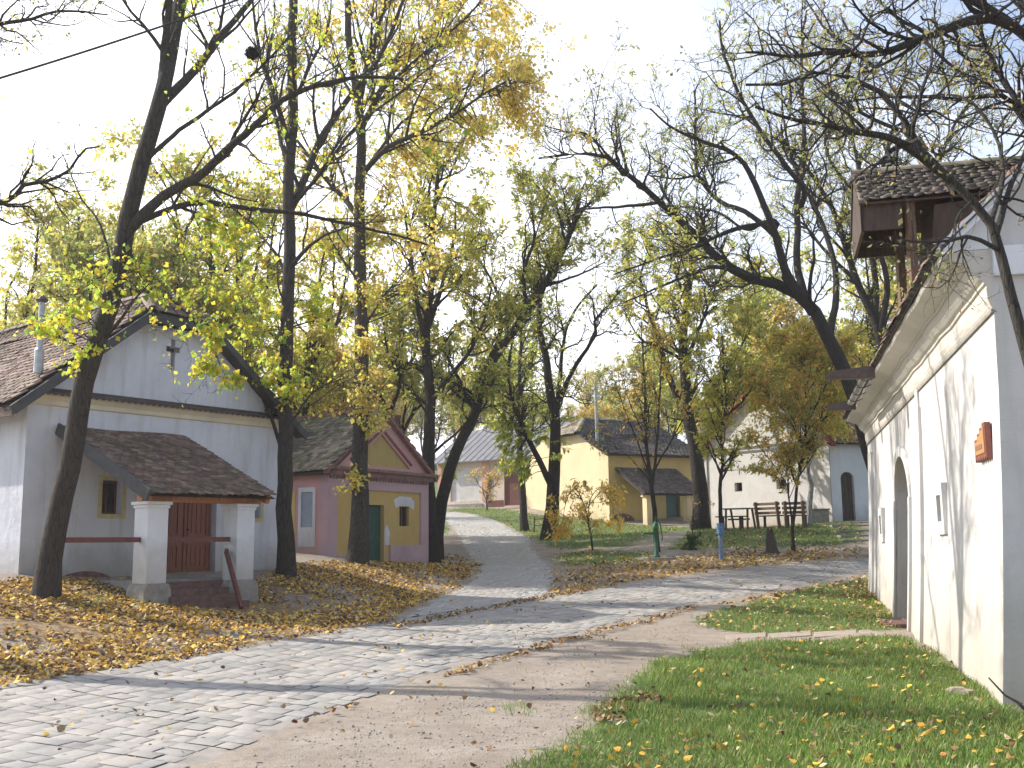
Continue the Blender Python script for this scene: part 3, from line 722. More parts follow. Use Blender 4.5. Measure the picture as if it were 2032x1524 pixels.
    mb = MB(); tbox(mb, f.p(2.70, 2.6, 1.55), f.p(2.3, 3.6, .50), .03, .05); mb.build('handrail', M['redpaint'], R_)
    # half-round brick cellar vent at the foot of the wall
    mb = MB(); K = 12; n0 = .0
    c = 1.35
    arc = [(c + .68 * math.cos(math.pi * k / K), .84 + .34 * math.sin(math.pi * k / K)) for k in range(K + 1)]
    f.prism(mb, arc, .0, .05); mb.build('cellar_arch', M['brick'], R_)
    mb = MB(); f.prism(mb, [(0.0, .3), (6.2, .3), (6.2, 1.0), (4.65, 1.02), (0, 1.08)], .0, .03)
    return R_
build_left_house()

# ================================================================ the small pink and ochre press house
def build_pink():
    f = Frame((-5.23, 30), (.498, .867)); W_ = 5.0; DP = 7; ZC = 3.62
    R_ = root('wine_cellar_house', f.p(2.5, 0, 1.05), 'small pink and ochre cellar house with green door behind the poplar trunks', 'house')
    mb = MB(); hd = (1.65, 2.7, .9, 2.82); hw = (3.5, 4.0, 2.2, 2.8)
    f.wall(mb, .42, W_ - .42, 0, 3.25, [hd, hw], -.06, .14); mb.build('wall_panel', M['ochre'], R_)
    for nm, q in (('pilaster', (0, .42, -.3, 0, 0, ZC)), ('pilaster', (W_ - .42, W_, -.3, 0, 0, ZC)), ('frieze', (.42, W_ - .42, -.3, 0, 3.25, ZC)), ('plinth', (2.95, W_ - .42, -.3, .02, 0, 1.62)), ('plinth', (.42, 1.4, -.3, .02, 0, 1.35))):
        mb = MB(); f.box(mb, *q); mb.build(nm, M['lilac'], R_)
    mb = MB(); g = Frame(f.p(0, 0, 0)[:2], -f.n[:2], True)
    if g.n @ (-f.u) < 0: g.n = -g.n
    g.wall(mb, .3, DP, 0, ZC, [(.55, .98, 2.15, 3.15)], 0, .03)
    f.box(mb, .2, W_, -DP, -DP + .2, 0, ZC); f.box(mb, W_ - .2, W_, -DP + .2, -.3, 0, ZC)
    mb.build('side_wall', M['pink'], R_)
    w = MB(); g.box(w, .45, .55, 0, .02, 2.05, 3.28); g.box(w, .98, 1.08, 0, .02, 2.05, 3.28); g.box(w, .55, .98, 0, .02, 2.05, 2.15); g.box(w, .55, .98, 0, .02, 3.15, 3.28); g.box(w, .45, 1.08, 0, .012, 1.6, 2.05)
    w.build('window_surround', M['white_side'], R_); w = MB(); g.box(w, .55, .98, -.03, -.01, 2.15, 3.15); w.build('shutter', M['shutter'], R_)
    w = MB(); g.box(w, 1.2, 2.6, 0, .015, 2.0, 3.2); w.build('side_panel', M['yellow'], R_)
    w = MB(); f.box(w, 1.65, 2.7, -.23, -.2, .9, 2.82); do = w.build('door', M['green'], R_)
    w = MB()
    for i in range(5): a = 1.68 + i * .2; f.box(w, a + .005, a + .19, -.2, -.185, .95, 2.78)
    w.build('door_boards', M['green'], do)
    w = MB(); f.box(w, 3.5, 4.0, -.23, -.2, 2.2, 2.8); wi = w.build('window', M['glass'], R_)
    w = MB(); f.box(w, 3.5, 3.55, -.2, -.15, 2.2, 2.8); f.box(w, 3.95, 4.0, -.2, -.15, 2.2, 2.8); f.box(w, 3.73, 3.77, -.2, -.16, 2.2, 2.8); w.build('frame', M['wood'], wi)
    w = MB(); f.prism(w, [(3.3, 2.75), (3.5, 2.82), (4.0, 2.82), (4.25, 2.7), (4.3, 2.95), (4.1, 3.1), (3.5, 3.12), (3.2, 3.0)], -.06, -.055); w.build('bare_plaster_patch', M['white_side'], R_); w = MB()
    f.prism(w, [(2.74, 1.62), (2.95, 1.62), (3.0, 2.0), (2.85, 2.25), (2.74, 2.1)], -.06, -.055); w.build('bare_plaster_patch', M['white_side'], R_)
    # cornice with dentils, then the gable
    mb = MB(); f.prism_s(mb, [(0, ZC), (.08, ZC), (.12, ZC + .1), (.24, ZC + .16), (.24, ZC + .24), (0, ZC + .24)], -.22, W_ + .22)
    for i in range(34): a = .05 + i * (W_ - .1) / 34; f.box(mb, a, a + .07, 0, .07, ZC - .10, ZC - .003)
    mb.build('cornice', plain('dull_red_brown_moulding', (.26, .15, .14), .9, .35, 5), R_)
    mb = MB(); za = ZC + .24; ap = 5.6; sl = (ap - za) / (W_ / 2)
    inn = [(1.0, za + .12), (W_ - 1.0, za + .12), (W_ / 2, ap - .62)]; outp = [(-.05, za), (W_ + .05, za), (W_ / 2, ap)]
    for i in range(3):
        a, b = outp[i], outp[(i + 1) % 3]; c, d = inn[(i + 1) % 3], inn[i]; f.prism(mb, [a, b, c, d], -.25, 0)
    mb.build('gable_frame', M['pink'], R_)
    mb = MB(); f.prism(mb, inn, -.2, -.08); mb.build('gable_panel', plaster('dark_ochre', (.52, .38, .14), (.25, .18, .09), .1, .5), R_)
    dm = plain('rose_brown_dentils', (.26, .10, .10), .9, .3, 5)
    for sgn in (0, 1):
        mb = MB()
        for i in range(20):
            t = i / 20; s = 1.0 + (W_ / 2 - 1.0) * t; z = za + .14 + (ap - .62 - za - .12) * t
            s = s if sgn == 0 else W_ - s
            f.box(mb, s - .035, s + .035, .0, .05, z + .08, z + .15)
        mb.build('gable_dentils', dm, R_)
    k_ = W_ / 2; e = -.25; ez = ZC + .1
    T = M['tile_moss']
    tiles('roof', f.p(e, .2, ez), f.p(e, -DP - .2, ez), f.p(k_, -DP - .2, ap + .08), f.p(k_, .2, ap + .08), T, PAL_GREY, R_, .2, .19, 21, sag=.12)
    tiles('roof', f.p(W_ - e, -DP - .2, ez), f.p(W_ - e, .2, ez), f.p(k_, .2, ap + .08), f.p(k_, -DP - .2, ap + .08), T, PAL_GREY, R_, .2, .19, 22)
    ridge_tiles(f.p(k_, .2, ap + .1), f.p(k_, -DP - .2, ap + .1), M['tile_red'], PAL_RED, R_)
    mb = MB(); tbox(mb, f.p(e, .12, ez - .05), f.p(k_, .12, ap + .0), .08, .045); tbox(mb, f.p(W_ - e, .12, ez - .05), f.p(k_, .12, ap + .0), .08, .045); mb.build('verge', plain('faded_rose_verge', (.30, .15, .15), .9, .3, 5), R_)
build_pink()

# ================================================================ houses further up
def build_behind():
    f = Frame((-8.2, 37.7), (1, 0.0)); W_ = 3.7; D = 4.0; ZE = 4.35; RZ = 6.4
    R_ = root('cottage', f.p(2.6, 0, 1.6), 'red tiled cottage mostly hidden behind the pink cellar house', 'house')
    mb = MB(); f.wall(mb, 0, W_, 0, ZE, [], 0, .2); mb.add([f.p(W_, 0, 0), f.p(W_, -D, 0), f.p(W_, -D, ZE), f.p(W_, -D / 2, RZ - .1), f.p(W_, 0, ZE)], [(0, 1, 2, 3, 4)]); mb.add([f.p(0, 0, 0), f.p(0, -D, 0), f.p(0, -D, ZE), f.p(0, -D / 2, RZ - .1), f.p(0, 0, ZE)], [(4, 3, 2, 1, 0)]); mb.add([f.p(0, -D, 0), f.p(W_, -D, 0), f.p(W_, -D, ZE), f.p(0, -D, ZE)], [(3, 2, 1, 0)])
    mb.build('wall', M['paleyellow'], R_)
    tiles('roof', f.p(-.3, .3, ZE - .2), f.p(W_ + .25, .3, ZE - .2), f.p(W_ + .25, -D / 2, RZ), f.p(-.3, -D / 2, RZ), M['tile_red'], PAL_RED, R_, .2, .2, 31)
    tiles('roof', f.p(W_ + .25, -D - .3, ZE - .2), f.p(-.3, -D - .3, ZE - .2), f.p(-.3, -D / 2, RZ), f.p(W_ + .25, -D / 2, RZ), M['tile_red'], PAL_RED, R_, .2, .2, 32)
    ridge_tiles(f.p(-.3, -D / 2, RZ + .02), f.p(W_ + .25, -D / 2, RZ + .02), M['tile_red'], PAL_RED, R_)
build_behind()

def build_grey():
    f = Frame((-4.9, 70), (.8, -.6)); W_ = 9.5; ZE = 6.9
    b = 3.8
    R_ = root('farmhouse', f.p(4, 0, b), 'peach and white farmhouse with a grey sheet roof at the end of the lane', 'house')
    mb = MB(); f.wall(mb, 0, W_, 2, ZE, [(1.0, 3.4, 4.4, 6.55, .5), (5.4, 6.7, 4.0, 6.2)], 0, .12); mb.add([f.p(0, 0, 2), f.p(0, -6, 2), f.p(0, -6, ZE), f.p(0, 0, ZE)], [(0, 3, 2, 1)])
    mb.build('wall', M['peach'], R_)
    mb = MB(); f.box(mb, 1.0, 3.4, -.2, -.11, 4.35, 6.58); mb.build('arch_panel', M['white'], R_)
    mb = MB(); f.box(mb, 5.35, 6.75, -.2, -.1, 3.5, 6.2); f.box(mb, 4.0, 5.35, .0, .03, 2, 4.35); mb.build('gate', M['redpaint'], R_)
    tp = plain('terracotta_paint', (.60, .34, .24), .9, .2)
    for a, b_, z in ((3.7, 4.3, 4.35), (-.05, .3, 4.25)):
        mb = MB(); f.box(mb, a, b_, 0, .08, z, ZE); mb.build('pilaster', tp, R_)
    mb = MB(); f.box(mb, -.05, 3.7, 0, .06, 2, 4.2); mb.build('plinth', M['stone'], R_)
    mb = MB(); f.prism_s(mb, [(.45, ZE - .05), (.45, ZE + .02), (-3.2, 9.35), (-6.6, ZE), (-6.6, ZE - .05), (-3.2, 9.27)], -.3, W_)
    for i in range(18):
        s = -.3 + i * .55; tbox(mb, f.p(s, .45, ZE + .03), f.p(s, -3.2, 9.36), .02, .02)
    mb.build('roof', M['slate'], R_)
build_grey()

def build_yellow():
    f = Frame((5.04, 56), (.88, .47)); W_ = 6.0; LG = 9.5; ZE = 6.4
    R_ = root('yellow_cellar_house', f.p(2, 0, 2.7), 'yellow cellar house with a dark tiled roof and small porch over a green door', 'house')
    mb = MB(); f.wall(mb, 0, W_, 1.5, ZE, [(3.67, 4.62, 2.5, 4.15)], 0, .2); f.box(mb, W_ - .2, W_, -LG, -.31, 1.5, ZE); f.box(mb, 0.1, W_ - .2, -LG, -LG + .2, 1.5, ZE); mb.build('wall', M['yellow'], R_)
    g = Frame(f.p(0, 0, 0)[:2], -f.n[:2]); g.n = -f.u
    mb = MB(); mid = LG / 2
    g.wall(mb, 0, LG, 1.5, ZE, [(2.2, 2.6, 4.65, 5.0)], 0, .15)
    hz = 7.6; hs = 2.6
    mb.add([g.p(0, 0, ZE), g.p(LG, 0, ZE), g.p(LG - hs, 0, hz), g.p(hs, 0, hz)], [(0, 1, 2, 3)])
    mb.build('gable_wall', M['paleyellow'], R_)
    mb = MB(); g.box(mb, 2.2, 2.6, -.16, -.13, 4.65, 5.0); mb.build('window', M['green'], R_)
    mb = MB(); f.box(mb, 3.67, 4.62, -.22, -.18, 2.5, 4.15); mb.build('door', M['green'], R_)
    T = M['tile_dark']; rz = 8.7; fr = .35; e = -.4; ez = 6.25
    # ridge along u at g-mid
    def q(s, d, z): return f.p(s, -d, z)  # d into depth
    tiles('roof', q(-fr, e, ez), q(W_ + .4, e, ez), q(W_ + .4, hs, hz + .05), q(-fr, hs, hz + .05), T, PAL_DARK, R_, .24, .22, 41, sag=.1)
    tiles('roof', q(-fr, hs, hz + .05), q(W_ + .4, hs, hz + .05), q(W_ + .4, mid, rz), q(1.5, mid, rz), T, PAL_DARK, R_, .24, .22, 42, sag=.05)
    tiles('hip_roof', q(-fr - .1, LG - hs, hz), q(-fr - .1, hs, hz), q(1.5, mid - .02, rz), q(1.5, mid + .02, rz), M['tile'], PAL_GREY, R_, .24, .22, 43)
    tiles('roof', q(W_ + .4, LG - e, ez), q(-fr, LG - e, ez), q(1.5, mid, rz), q(W_ + .4, mid, rz), T, PAL_DARK, R_, .24, .22, 44)
    ridge_tiles(q(1.5, mid, rz + .03), q(W_ + .4, mid, rz + .03), M['tile_red'], PAL_GREY, R_, .14)
    ridge_tiles(q(1.5, mid, rz + .03), q(-fr, hs, hz + .08), M['tile_red'], PAL_GREY, R_, .14); ridge_tiles(q(1.5, mid, rz + .03), q(-fr, LG - hs, hz + .08), M['tile_red'], PAL_GREY, R_, .14)
    # porch
    for s in (.98, 3.54):
        mb = MB(); f.box(mb, s - .2, s + .2, 1.9, 2.3, 1.5, 3.92); pl = mb.build('pillar', M['paleyellow'], R_, bevel=.015)
        mb = MB(); f.box(mb, s - .26, s + .26, 1.84, 2.36, 3.92, 4.0); mb.build('capital', M['paleyellow'], pl)
    mb = MB(); tbox(mb, f.p(.6, 2.12, 4.07), f.p(4.1, 2.12, 4.07), .1, .07); tbox(mb, f.p(.55, .05, 5.4), f.p(.55, 2.5, 4.06), .05, .08); tbox(mb, f.p(4.1, .05, 5.4), f.p(4.1, 2.5, 4.06), .05, .08); mb.build('porch_beam', M['darkwood'], R_)
    tiles('porch_roof', f.p(.4, 2.65, 4.06), f.p(4.35, 2.65, 4.06), f.p(4.35, .02, 5.55), f.p(.4, .02, 5.55), T, PAL_DARK * 1.2, R_, .22, .2, 45, sag=.06)
    mb = MB(); f.box(mb, .8, 4.7, .02, 1.88, 1.6, 2.48); mb.build('porch_floor', M['yellow'], R_)
    mb = MB(); f.box(mb, 1.6, 3.0, 1.9, 2.4, 1.9, 2.5); mb.build('doorstep', M['brick'], R_)
    mb = MB(); K = 10; f.prism(mb, [(.1 + .75 * math.cos(math.pi * k / K) + .7, 2.72 + .42 * math.sin(math.pi * k / K)) for k in range(K + 1)], 0, .06); mb.build('cellar_arch', M['brick'], R_)
    # tall vent pipe with brackets
    a = P(1187, 945, 57.4) ; b = P(1182, 772, 57.4)
    mb = MB(); mb.tube([a, a * .5 + b * .5, b], .085, 8); pp = mb.build('vent_pipe', M['metal'], R_); mb = MB(); mb.tube([b - A(0, 0, .02), b + A(0, 0, .06)], .16, 8); mb.build('cap', M['metal'], pp)
    for z in (.25, .6): mb = MB(); mb.tube([a + A(0, 0, z * (b - a)[2]), a + A(.35, .3, z * (b - a)[2])], .03, 5); mb.build('bracket', M['metal'], pp)
build_yellow()

def build_white():
    f = Frame((8.0, 45), (.6, -.8)); W_ = 6.5; ZC = 5.4
    if f.n[0] > 0: f.n = -f.n
    R_ = root('white_cellar_house', f.p(3, 0, 2.2), 'white cellar house with red verge and two small square windows behind the benches', 'house')
    hol = []
    def sOf(px):
        r = (px - 1016) / FPX * 1.0; return (r * 45 - 8.0) / (.6 + .8 * r)
    w1 = sOf(1461); w2 = sOf(1546)
    hol = [(w1 - .2, w1 + .2, 3.62, 3.98), (w2 - .24, w2 + .24, 3.62, 4.0)]
    mb = MB(); f.wall(mb, 0, W_, 1, ZC, hol, 0, .25)
    ap = 7.9; mb.add([f.p(0, 0, ZC), f.p(W_, 0, ZC), f.p(W_ / 2, 0, ap)], [(0, 1, 2)])
    mb.add([f.p(0, 0, 1), f.p(0, -8, 1), f.p(0, -8, ZC), f.p(0, 0, ZC)], [(0, 1, 2, 3)])
    mb.build('wall', M['white'], R_)
    for a, b, c, d in hol:
        mb = MB(); f.box(mb, a, b, -.27, -.24, c, d); wi = mb.build('window', M['glass'], R_); mb = MB(); f.box(mb, a, a + .05, -.23, -.16, c, d); f.box(mb, b - .05, b, -.23, -.16, c, d); f.box(mb, a + .05, b - .05, -.23, -.16, c, c + .05); mb.build('frame', M['wood'], wi)
    mb = MB(); f.box(mb, 0, .35, 0, .06, 1, ZC - .2); f.prism_s(mb, [(0, ZC - .2), (.08, ZC - .17), (.1, ZC - .05), (.18, ZC), (0, ZC + .03)], -.05, W_ + .02); mb.build('cornice', M['white'], R_)
    mb = MB(); tbox(mb, f.p(-.35, .14, ZC - .25), f.p(W_ / 2, .14, ap + .12), .14, .09); tbox(mb, f.p(W_ + .35, .14, ZC - .25), f.p(W_ / 2, .14, ap + .12), .14, .09); mb.build('verge_board', plain('red_verge_paint', (.33, .05, .04), .6, .2), R_)
    sl = (ap - ZC) / (W_ / 2)
    tiles('roof', f.p(-.4, .3, ZC - .15), f.p(-.4, -8.2, ZC - .15), f.p(W_ / 2, -8.2, ap + .2), f.p(W_ / 2, .3, ap + .2), M['tile_dark'], PAL_BROWN, R_, .22, .2, 51)
    tiles('roof', f.p(W_ + .4, -8.2, ZC - .15), f.p(W_ + .4, .3, ZC - .15), f.p(W_ / 2, .3, ap + .2), f.p(W_ / 2, -8.2, ap + .2), M['tile_dark'], PAL_BROWN, R_, .22, .2, 52)
    # entrance wing on the right
    g = Frame(f.p(W_, 0, 0)[:2] + A(.02, .02), (.96, .28)); ds = (1665 - 1645) / FPX * 40
    R2 = root('entrance_wing', g.p(2, 0, 2.2), 'white entrance wing with a dark arched door beside the white cellar house', 'house')
    mb = MB(); g.wall(mb, 0, 5.5, 1, 5.3, [(.42, .98, 2.1, 4.15, .25)], 0, .14); g.box(mb, .0, 5.5, -5, -4.8, 1, 5.3); g.box(mb, 5.3, 5.5, -4.8, -.1, 1, 5.3)
    mb.build('wall', M['white_side'], R2)
    mb = MB(); g.box(mb, .42, .98, -.19, -.14, 2.1, 4.2); d = mb.build('door', M['darkwood'], R2)
    mb = MB()
    for i in range(3): g.box(mb, .45 + i * .18, .61 + i * .18, -.14, -.125, 2.15, 4.1)
    mb.build('door_boards', M['darkwood'], d)
    tiles('roof', g.p(-.3, .4, 5.2), g.p(5.8, .4, 5.2), g.p(5.8, -2.6, 7.0), g.p(-.3, -2.6, 7.0), M['tile'], PAL_BROWN, R2, .22, .2, 53)
    tiles('roof', g.p(5.8, -5.4, 5.2), g.p(-.3, -5.4, 5.2), g.p(-.3, -2.6, 7.0), g.p(5.8, -2.6, 7.0), M['tile'], PAL_BROWN, R2, .22, .2, 54)
build_white()

# ================================================================ big white house on the right, near
def build_right():
    c0 = P(1990, 1400, 10.5)
    f = Frame(c0[:2], (.238, .971), False)   # n points left towards the road
    LN = 15.4
    R_ = root('long_press_house', f.p(7, 0, .1), 'long sunlit whitewashed press house with arched gateway and deep moulded cornice', 'house')
    nf = lambda z: .0 + .21 * max(0, (3.9 - z) / 3.9) ** 1.6
    f.O = f.O - f.n * nf(0)
    H = [(7.4, 9.5, -.5, 3.05, .75, 1.7), (3.62, 3.98, 1.83, 2.18), (11.85, 12.2, 1.72, 2.1)]
    mb = MB(); f.wall(mb, 0, LN, -.6, 3.92, H, 0, .55, nf=nf, cell=.5)
    f.box(mb, 5.85, 6.15, nf(3.9) - .02, .035, 3.0, 3.9)
    # gable faces the camera
    g = Frame(f.p(0, 0, 0)[:2], -f.n[:2]); g.n = -f.u
    zz = np.linspace(-.6, 3.92, 10)
    for a, b in zip(zz[:-1], zz[1:]):
        mb.add([g.p(-nf(a), 0, a), g.p(7.5, 0, a), g.p(7.5, 0, b), g.p(-nf(b), 0, b)], [(0, 1, 2, 3)])
    mb.add([g.p(0, 0, 3.92), g.p(7.5, 0, 3.92), g.p(7.5, 0, 4.9), g.p(3.75, 0, 8.36), g.p(0.0, 0, 4.92)], [(0, 1, 2, 3, 4)])
    mb.add([f.p(LN, 0, -.6), f.p(LN, -7.5, -.6), f.p(LN, -7.5, 4.5), f.p(LN, -3.75, 8.4), f.p(LN, 0, 4.5)], [(0, 1, 2, 3, 4)])
    mb.build('wall', plaster('bright_lime_wash', (.58, .56, .54), (.38, .335, .25), 1.5, .4, .4, .75), R_)
    # pilaster strips
    for a, b in ((5.75, 6.35), (LN - 1.25, LN - .45)):
        mb = MB(); K = 8; zz2 = np.linspace(-.6, 3.6, K)
        for k in range(K - 1):
            z0, z1 = zz2[k], zz2[k + 1]
            mb.hexa([f.p(a, nf(z0) - .01, z0), f.p(b, nf(z0) - .01, z0), f.p(b, nf(z0) + .05, z0), f.p(a, nf(z0) + .05, z0), f.p(a, nf(z1) - .01, z1), f.p(b, nf(z1) - .01, z1), f.p(b, nf(z1) + .05, z1), f.p(a, nf(z1) + .05, z1)])
        mb.build('pilaster', M['white'], R_)
    # arched surround
    mb = MB(); K = 16; m_ = 8.45; w = 1.05
    for k in range(K):
        a0 = math.pi * k / K; a1 = math.pi * (k + 1) / K
        pr = lambda an, r, e: (m_ + (w + r) * math.cos(an), 2.3 + (.75 + r) * math.sin(an))
        f.prism(mb, [pr(a0, 0, 0), pr(a0, .18, 0), pr(a1, .18, 0), pr(a1, 0, 0)], nf(2.6) - .01, nf(2.6) + .045)
    for sgn in (0, 1):
        a, b = (7.22, 7.4) if sgn == 0 else (9.5, 9.68); zz2 = np.linspace(-.3, 2.3, 6)
        for k in range(5):
            z0, z1 = zz2[k], zz2[k + 1]
            mb.hexa([f.p(a, nf(z0) - .01, z0), f.p(b, nf(z0) - .01, z0), f.p(b, nf(z0) + .045, z0), f.p(a, nf(z0) + .045, z0), f.p(a, nf(z1) - .01, z1), f.p(b, nf(z1) - .01, z1), f.p(b, nf(z1) + .045, z1), f.p(a, nf(z1) + .045, z1)])
    mb.build('gate_surround', M['white'], R_)
    mb = MB(); f.box(mb, 7.35, 9.55, -1.72, -1.65, -.5, 3.1); mb.build('gate', M['wood'], R_)
    for a, b, c, d in H[1:]:
        mb = MB(); f.box(mb, a, b, -.55, -.5, c, d); wi = mb.build('window', M['glass'], R_)
        mb = MB(); e = nf(c)
        f.box(mb, a - .16, a, e - .02, e + .05, c - .17, d + .15); f.box(mb, b, b + .16, e - .02, e + .05, c - .17, d + .15); f.box(mb, a, b, e - .02, e + .05, c - .17, c); f.box(mb, a, b, e - .02, e + .05, d, d + .15)
        mb.build('window_surround', M['white'], wi)
    # moulded cornice
    prof = [(0, 3.9), (.015, 3.9), (.03, 3.93), (.045, 3.99), (.05, 4.10), (.045, 4.14), (.07, 4.15), (.075, 4.18), (.11, 4.20), (.16, 4.25), (.19, 4.31), (.19, 4.34), (.22, 4.345), (.22, 4.37), (.44, 4.45), (.46, 4.48), (.46, 4.51), (0, 4.51)]
    mb_ch = MB(); mb = MB(); k = len(prof); N = 40
    for i in range(N + 1):
        s = -.0 + LN * i / N; wz = .01 * math.sin(i * .9); wn = .008 * math.sin(i * 1.7 + 1)
        mb.v += [tuple(f.p(s, a + (wn if a > .03 else 0), b + (wz if a > .03 else 0))) for a, b in prof]
    for i in range(N):
        for j in range(k):
            j2 = (j + 1) % k; mb.f4.append((i * k + j, i * k + j2, (i + 1) * k + j2, (i + 1) * k + j))
    g.prism(mb_ch, [(-.45, 4.515), (-.005, 4.515), (-.005, 4.93)], -.14, -.002); mb_ch.build('cornice_end', M['white_side'], R_)
    mb.big.append(tuple(range(k))); mb.big.append(tuple(N * k + j for j in range(k - 1, -1, -1))); mb.n = (N + 1) * k
    mb.build('cornice', plaster('cornice_lime_wash', (.60, .56, .50), (.5, .42, .3), .0, .3, .5), R_)
    mb = MB(); f.box(mb, 0.0, LN, -.02, .028, 3.855, 3.885); mb.build('string_line', M['stone'], R_)
    # white band and rake trim on the gable
    mb = MB(); g.box(mb, .02, 7.5, 0, .07, 4.22, 4.52); mb.build('gable_band', M['white_side'], R_)
    sl = 1.0
    e = .52; ez = 4.53; rn = -3.75; rz = ez + (e - rn) * .92
    tiles('roof', f.p(LN + .2, e, ez), f.p(-.22, e, ez), f.p(-.22, rn, rz), f.p(LN + .2, rn, rz), M['tile'], PAL_BROWN * 1.15, R_, .19, .16, 61, sag=.02)
    tiles('roof', f.p(-.22, -8.3, ez), f.p(LN + .2, -8.3, ez), f.p(LN + .2, rn, rz), f.p(-.22, rn, rz), M['tile'], PAL_BROWN, R_, .19, .16, 62)
    mb = MB(); tbox(mb, f.p(-.10, e - .03, ez - .04), f.p(-.10, rn, rz - .08), .10, .05); mb.build('verge_plaster', M['white_side'], R_)
    mb = MB(); f.prism_s(mb, [(.46, 4.51), (.48, 4.50), (.54, 4.53), (.52, 4.57), (.46, 4.55)], -.2, LN + .1); mb.build('eave_tiles', M['tile_red'], R_)
    # loft canopy over the hoist door
    def zr(n): return ez + (e - n) * .92
    tc_, hw = 3.15, .8; no = 1.02; zt = 6.48; zd = 5.86
    ni_ = e - (zt - ez) / .92; nd = e - (zd - ez) / .92
    tiles('canopy_roof', f.p(tc_ - hw, nd, zd), f.p(tc_ - hw, no, zd), f.p(tc_, no, zt), f.p(tc_, ni_, zt), M['tile'], PAL_DARK * 1.5, R_, .13, .10, 63, sag=.01, th=.012)
    tiles('canopy_roof', f.p(tc_ + hw, no, zd), f.p(tc_ + hw, nd, zd), f.p(tc_, ni_, zt), f.p(tc_, no, zt), M['tile'], PAL_DARK * 1.5, R_, .13, .10, 64, sag=.01)
    ridge_tiles(f.p(tc_, no, zt + .02), f.p(tc_, ni_, zt + .02), M['tile_moss'], PAL_GREY, R_, .08)
    mb = MB()
    f.box(mb, tc_ - hw + .1, tc_ - hw + .14, .50, no - .02, 5.50, 5.88)
    for i in range(9):
        s = tc_ - hw + .1 + i * .165; f.prism(mb, [(s, 5.50), (s + .16, 5.50), (s + .16, 6.40 - .78 * abs(s + .16 - tc_)), (s, 6.40 - .78 * abs(s - tc_))], no - .06, no - .02)
    f.box(mb, tc_ + hw - .14, tc_ + hw - .1, .3, no - .02, 5.5, 5.88)
    mb.build('canopy_boards', M['darkwood'], R_)
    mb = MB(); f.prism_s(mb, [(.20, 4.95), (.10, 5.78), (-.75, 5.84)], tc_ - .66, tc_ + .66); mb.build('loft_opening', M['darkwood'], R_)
    for s in (tc_ - hw + .16, tc_ + hw - .2):
        mb = MB(); tbox(mb, f.p(s, .40, 4.6), f.p(s, .40, 5.84), .05, .05, A(1, 0, 0)); mb.build('canopy_post', M['wood'], R_)
    # gutter with two spouts above the gateway
    mb = MB(); K = 7
    s0, s1 = 7.5, 12.0; r = .07; cn, cz = .58, 4.47
    for i, s in enumerate((s0, s1)):
        pass
    vs = []
    for s in (s0, s1):
        for rr in (r, r - .006):
            for k in range(K): an = math.pi + math.pi * k / (K - 1); vs.append(f.p(s, cn + rr * math.cos(an), cz + rr * math.sin(an)))
    fs = []
    for k in range(K - 1): fs.append((k, k + 1, 2 * K + k + 1, 2 * K + k)); fs.append((K + k, 3 * K + k, 3 * K + k + 1, K + k + 1))
    mb.add(vs, fs); gu = mb.build('gutter', M['gutter'], R_)
    for s in (8.2, 9.1, 10.1, 11.1): mb = MB(); mb.tube([f.p(s, cn + .08, cz), f.p(s, cn + .06, cz - .06), f.p(s, cn, cz - .085), f.p(s, cn - .08, cz - .07), f.p(s, cn - .2, cz - .02)], .009, 5); mb.build('bracket', M['spout'], gu)
    for s, L_ in ((7.5, .72), (12.0, .5)):
        mb = MB()
        w0 = .10
        for sg in (-1, 1):
            mb.hexa([f.p(s + sg * w0 - .006, cn - .1, cz - .13), f.p(s + sg * w0 + .006, cn - .1, cz - .13), f.p(s + sg * w0 + .006, cn + L_, cz - .12), f.p(s + sg * w0 - .006, cn + L_, cz - .12),
                     f.p(s + sg * w0 - .006, cn - .1, cz + .06), f.p(s + sg * w0 + .006, cn - .1, cz + .06), f.p(s + sg * w0 + .006, cn + L_ - .1, cz + .0), f.p(s + sg * w0 - .006, cn + L_ - .1, cz + .0)])
        mb.hexa([f.p(s - w0, cn - .1, cz - .14), f.p(s + w0, cn - .1, cz - .14), f.p(s + w0, cn + L_, cz - .13), f.p(s - w0, cn + L_, cz - .13), f.p(s - w0, cn - .1, cz - .13), f.p(s + w0, cn - .1, cz - .13), f.p(s + w0, cn + L_, cz - .12), f.p(s - w0, cn + L_, cz - .12)])
        mb.build('gutter_spout', M['spout'], R_)
    # broken plaster at the foot of the corner
    # wooden plaque
    sg = root('wooden_sign', f.p(.75, .1, 2.6), 'small stepped wooden plaque fixed near the corner of the long white house', 'sign')
    z0 = 2.48; mb = MB()
    pts = [(.40, z0 + .31), (.55, z0 + .31), (.55, z0 + .27), (.70, z0 + .27), (.70, z0 + .22), (.85, z0 + .22), (.85, z0 + .17), (1.02, z0 + .17)]
    bot = []
    for i in range(5): x = 1.02 - i * .62 / 5; bot += [(x, z0 - .07), (x - .062, z0 - .035)]
    bot.append((.40, z0 - .07))
    e = nf(2.6); f.prism(mb, pts + bot, e + .01, e + .07); mb.build('board', plain('sign_border_wood', (.22, .07, .05), .6, .25, 15), sg)
    mb = MB(); f.prism(mb, [(.45, z0 + .28), (.52, z0 + .28), (.52, z0 + .24), (.67, z0 + .24), (.67, z0 + .19), (.82, z0 + .19), (.82, z0 + .14), (.98, z0 + .14), (.98, z0 + .0), (.45, z0 + .0)], e + .07, e + .078)
    mb.build('face', plain('sign_face_wood', (.42, .21, .08), .6, .2, 12, (1, 1, 5)), sg)
    mb = MB(); f.box(mb, .56, .92, e + .078, e + .082, z0 + .05, z0 + .10); mb.build('lettering_band', plain('worn_lettering', (.22, .12, .07), .7, .5, 60), sg)
    return f, nf
RF, RNF = build_right()

